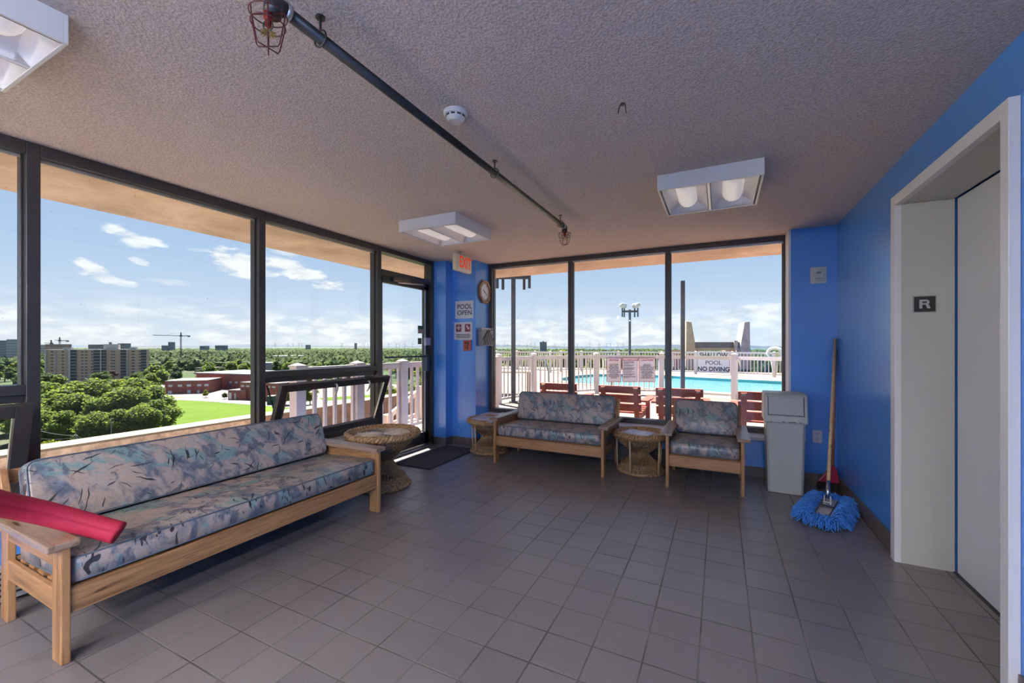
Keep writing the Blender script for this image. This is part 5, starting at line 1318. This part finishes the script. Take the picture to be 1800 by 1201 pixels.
# school
block('school_building', 'red brick school wing with a row of pale windows, leftmost by the field', 'building', 289.5, 322, 365, 330, 9.6, 30, M_rb, M_flat, lambda L, h: [(x*L, 6.2, 2.9, 1.7) for x in (.13, .35, .56, .80, .97)]+[(.12*L, 1.2, 2.6, 2.2), (.56*L, 1.4, 2.2, 2.4), (.78*L, 1.2, 1.5, 2.2)], M_winw, 'red brick school wings')
block('school_building', 'taller red brick school hall with a wide pale overhanging roof behind the field', 'building', 345, 372, 470, 345, 12.6, 45, M_rb, vmat('pale_roof', (.20, .19, .19), .8, .06, .1), lambda L, h: [(x*L, 6, 3, 1.5) for x in (.5, .58, .72, .84)], M_winw, 'red brick school wings', 1.6, 1.0)
block('school_building', 'low red brick school wing with white doors nearest the parapet', 'building', 401, 288, 432, 286, 6.2, 20, M_rb, M_flat, lambda L, h: [(.12*L, 2.6, 1.9, 4.4), (.4*L, 2.4, 1.0, 4.0)], M_winw, 'red brick school wings')
block('school_building', 'red brick school gymnasium crossing behind the second mullion', 'building', 422, 290, 486, 280, 11.4, 26, M_rb, M_flat, lambda L, h: [((k+.5)*L/7, 9.3, 2.8, 1.0) for k in range(7)], M_winw, 'red brick school wings')
# long roofs beyond the middle window
block('warehouse', 'long white roofed building among trees beyond the third window', 'building', 486, 1000, 536, 1040, 14, 60, M_pale, vmat('white_roof', (.24, .24, .24), .7, .04, .1), None)
block('plaza_building', 'very long brown flat roofed shopping building behind the terrace railing', 'building', 535, 470, 672, 500, 11, 70, M_brn, M_brn, grid(12, 1, .5, .4), M_win)
q_, _L = block('house_block', 'brown roofed low house beyond the school, left of a dark tree', 'building', 342, 560, 374, 560, 8, 22, M_brn, M_brn)
block('house_block', 'low white roofed building right of the apartment block', 'building', 297, 480, 316, 485, 9, 18, M_pale, M_flat, grid(5, 1, .4, .3), M_win)
block('house_block', 'small brown roofed house in the trees above the school', 'building', 285, 700, 298, 700, 11, 18, M_brn, M_brn)
block('office_building', 'grey low office building left of the second mullion in the distance', 'building', 432, 610, 470, 600, 13, 26, M_grey, M_grey)
block('storage_hut', 'small dark green hut by the field edge behind the mullion', 'hut', 469, 262, 480, 262, 5, 6, mat('hut_green', (.02, .06, .045), .8), M_flat)
# distant high blocks
def tower(label, px0, px1, ytop, t, m, nx=6, nz=8, depth=30, name='tower_block', wn=True):
    h = 36.3-(ytop-610)*t/735.5; return block(name, label, 'building', px0, t, px1, t, h, depth, m, None, grid(nx, nz, .5, .35) if wn else None, M_win, 'distant blocks on the skyline')
tower('dark grey tower block at the far left edge of the picture', -4, 11, 599, 900, M_grey, 5, 9)
tower('pale grey tower block, second from the left edge of the picture', 11.5, 30, 597, 880, vmat('lilac_wall', (.34, .31, .34), .8, .05, .1), 6, 9)
tower('wide pale hospital slab on the skyline behind the apartment block', 58, 79, 606.5, 1500, M_pale, 8, 5)
tower('red and white hospital building under the two small cranes', 79, 110, 605.5, 1450, vmat('rose_wall', (.36, .23, .2), .8, .1, .02), 9, 4)
tower('grey skyline block behind the apartment block roof, left of the roof housing', 155, 176, 606, 1800, M_grey, 8, 3)
tower('stepped dark skyline building right of the apartment roof housing', 207, 219, 604, 1800, M_grey, 4, 4)
tower('small dark block left of the slim tower near the big crane', 284, 294, 607.5, 2400, M_grey, 4, 3)
tower('slim dark tower left of the big crane', 295.5, 300.5, 601.5, 2400, M_grey, 3, 8)
tower('low dark skyline building between crane and second mullion', 351, 362, 608.3, 2600, M_grey, 4, 2)
tower('wide low skyline building left of the second mullion', 378, 395, 607.5, 2600, M_grey, 6, 2)
tower('domed looking dark skyline block beyond the third window', 537, 543, 606.5, 3200, M_grey, 3, 3)
tower('thin water tower shaft on the skyline beyond the third window', 623, 625, 603.5, 3200, M_grey, 1, 6)
r_, _ = tower('lone grey high rise on the lake shore beyond the pool fence', 949, 961, 601.5, 1500, vmat('slate_wall', (.15, .18, .22), .8, .08, .1), 5, 12)
MB().box(9.5, 15.5, 5, 20, 53.6, 57).obj('lift_housing', M_grey, r_)

# beyond the nearer trees nobody could count them
def in_rect(p, q, m_):
    dx, dy = p.x-q[0], p.y-q[1]; c_, s_ = cos(q[4]), sin(q[4]); u = dx*c_+dy*s_; v = -dx*s_+dy*c_
    return -m_ < u < q[2]+m_ and -m_ < v < q[3]+m_
def woodland(name, seed, n, px0, px1, t0, t1, m, label):
    random.seed(seed); V, Fc = ICO[1]; vs = []; fs = []
    for i in range(n):
        px = random.uniform(px0, px1); t = math.exp(random.uniform(math.log(t0), math.log(t1))); p = at(px, 610, t); k = max(1., t/1400.)
        if any(in_rect(p, q, R_) for q in FOOT for R_ in (11*k,)): continue
        R = random.uniform(5, 9)*k; hh = random.uniform(10, 19)+min(6, 2*(k-1)); o = len(vs); j = [random.uniform(.75, 1.2) for _ in range(12)]
        for q, v in enumerate(V): s = j[q % 12]; vs.append((p.x+v.x*R*s, p.y+v.y*R*s, G+hh*.5+v.z*hh*.5*s))
        fs += [tuple(x+o for x in f) for f in Fc]
    return tag(MB().add(vs, fs).obj(name, m), label, 'woodland', None, 'stuff')
def wood_land_fn(T, b):
    v = T.coord('Object'); n = T.noise(v, .035, 2, .5); n2 = T.noise(v, .4, 4, .7)
    c = T.ramp(n, [(.30, (.028, .050, .018)), (.48, (.060, .090, .022)), (.56, (.035, .060, .020)), (.70, (.13, .155, .035))])
    T.l.new(T.mix(T.m('MULTIPLY', T.ramp(n2, [(.4, 1.), (.6, 0.)]), .5), c, (.02, .035, .012)), b.inputs['Base Color'])
M_wood = [mat('woodland', rough=.9, spec=.1, fn=wood_land_fn)]
woodland('town_woodland', 1, 10500, -60, 790, 640, 5200, M_wood[0], 'green woodland spreading to the horizon beyond the left windows')
woodland('shore_woodland', 4, 5000, 840, 1500, 330, 4200, M_wood[0], 'green woodland between the pool fence and the lake')
# ------------------------------------------------------------------ cranes
def crane(px, t, ytop, jib_l, jib_r, label, rz=0.):
    p = at(px, 610, t); hh = 36.3-(ytop-610)*t/735.5; u = t/735.5
    r = thing('tower_crane', label, 'crane', (p.x, p.y, G), YAW+rz, 'construction cranes'); M1 = vmat('crane_grey', (.07, .075, .08), .6, .1, 1); w = max(1.4, u*1.3); hj = hh-6*u
    m = MB()
    for sx_ in (-1, 1):
        for sy_ in (-1, 1): m.beam((sx_*w/2, sy_*w/2, 0), (sx_*w/2, sy_*w/2, hj), w*.28, w*.28)
    k = 0; z = 0
    while z < hj-w: s = 1 if k % 2 else -1; m.beam((-s*w/2, -w/2, z), (s*w/2, -w/2, z+w*1.6), w*.16, w*.16); z += w*1.6; k += 1
    m.obj('mast', M1, r)
    MB().beam((-jib_l*u, 0, hj+w), (0, 0, hj), w*.7, w*.7).obj('jib', vmat('crane_pale', (.16, .13, .12), .6, .1, 1), r)
    MB().beam((0, 0, hj), (jib_r*u, 0, hj), w*.9, w*.9).obj('counter_jib', M1, r)
    MB().box(jib_r*u-2.2*w, jib_r*u, -w, w, hj-1.6*w, hj+.3*w).obj('counterweight', M_grey, r)
    MB().beam((0, 0, hj), (0, 0, hh), w, w).obj('tower_peak', M1, r); MB().box(-w, w, -w, w, hj-w, hj+w).obj('cab', M1, r)
    c = MB(); c.beam((0, 0, hh), (-jib_l*.55*u, 0, hj+w*.8), w*.12, w*.12); c.beam((0, 0, hh), (jib_r*.9*u, 0, hj), w*.12, w*.12); c.obj('tie_rods', M1, r)
crane(318, 900, 584.5, 48, 15, 'large tower crane standing over the trees right of the apartment block', radians(2))
crane(105, 1500, 593, 8, 14, 'taller of two small cranes above the hospital roofs', radians(4))
crane(90, 1600, 598, 12, 3, 'shorter of two small cranes above the hospital roofs')

# ------------------------------------------------------------------ wind turbines on the far shore
M_turb = mat('turbine_white', (.13, .14, .16), .6)
def turbine():
    r = thing('wind_turbine', 'tiny pale wind turbine on the horizon', 'wind turbine', group='wind turbines on the horizon')
    MB().tube([(0, 0, 0), (0, 0, 80)], [2.4, 1.5], 6).obj('tower', M_turb, r); MB().box(-2, 2, -3, 5, 78.5, 82).obj('nacelle', M_turb, r)
    ro = MB().sphere((0, 0, 0), 2, 6, 4).obj('rotor', M_turb, r, loc=(0, -4, 80))
    for k in range(3): a = pi/2+2*pi*k/3; MB().beam((0, 0, 0), (40*cos(a), 0, 40*sin(a)), .9, 2.6).obj('blade', M_turb, ro)
    return r
tb = turbine(); first = True; random.seed(12)
spots = [(484, 8200), (506, 8600), (515, 8500), (526, 7600), (531, 9000), (601, 7800), (640, 8500), (647, 9000), (683, 8600), (697, 7900), (702, 8800), (711, 7700), (725, 8200),
         (887, 8200), (892, 9000), (913, 9200), (926, 7800), (933, 8900), (940, 8800), (976, 7900), (992, 8600), (1015, 9000), (1037, 7200), (1053, 8600), (1066, 8300), (1073, 7400), (1086, 8000), (1095, 8800), (1180, 9000)]
for px, t in spots:
    p = at(px, 610, t*.93)
    o = tb if first else dup(tb, (p.x, p.y, G+8)); first = False
    o['label'] = 'tiny pale wind turbine on the horizon, '+('beyond the third window' if px < 660 else 'seen through the glass door' if px < 760 else 'in the left back pane' if px < 1003 else 'in the middle back pane' if px < 1175 else 'in the right back pane'); o.location = (p.x, p.y, G+8); o.rotation_euler = (0, 0, YAW+random.uniform(-.5, .5)); 
    for c in o.children:
        if c.name.startswith('rotor'): c.rotation_euler = (0, random.uniform(0, 2), 0)
# ------------------------------------------------------------------ street poles and wires
t = None
for px, tt, h_, l in ((133.5, 117, 12.0, 'wooden street pole carrying wires below the tree clump'), (195.5, 138, 12.8, 'taller pale street pole standing before the tree clump')):
    p = at(px, 610, tt); r = thing('street_pole', l, 'pole', (p.x, p.y, G)); MB().tube([(0, 0, 0), (0, 0, h_)], .14, 8).obj('pole', vmat('pole_grey', (.16, .15, .14), .8, .1, 1), r)
    if px < 150: MB().box(-.9, .9, -.06, .06, h_-.5, h_-.38).obj('crossarm', M_grey, r)
    if px > 150: MB().tube([(0, 0, h_-.3), (.8, 0, h_-.1)], .05, 6).obj('lamp_arm', M_grey, r)
pA = at(133.5, 610, 117); zt = G+11.6
wm = mat('pale_wire', (.22, .22, .22), .5)
for k, (px, py, tt, dz) in enumerate(((60, 755, 110, 0), (60, 770, 112, -.6), (185, 783, 112, 0), (190, 800, 110, -.5), (40, 748, 114, -.3))):
    e = at(px, 610, tt); e.z = 1.3-(py-610)*tt/735.5; s0 = Vector((pA.x, pA.y, zt+dz)); pts = []
    for j in range(9): q = j/8; p = s0.lerp(e, q); p.z -= .5*sin(pi*q); pts.append(p)
    tag(MB().tube(pts, .030, 4).obj('overhead_wire', wm), 'thin pale overhead wire running from the street pole below the trees', 'wire', 'overhead wires on the street pole')
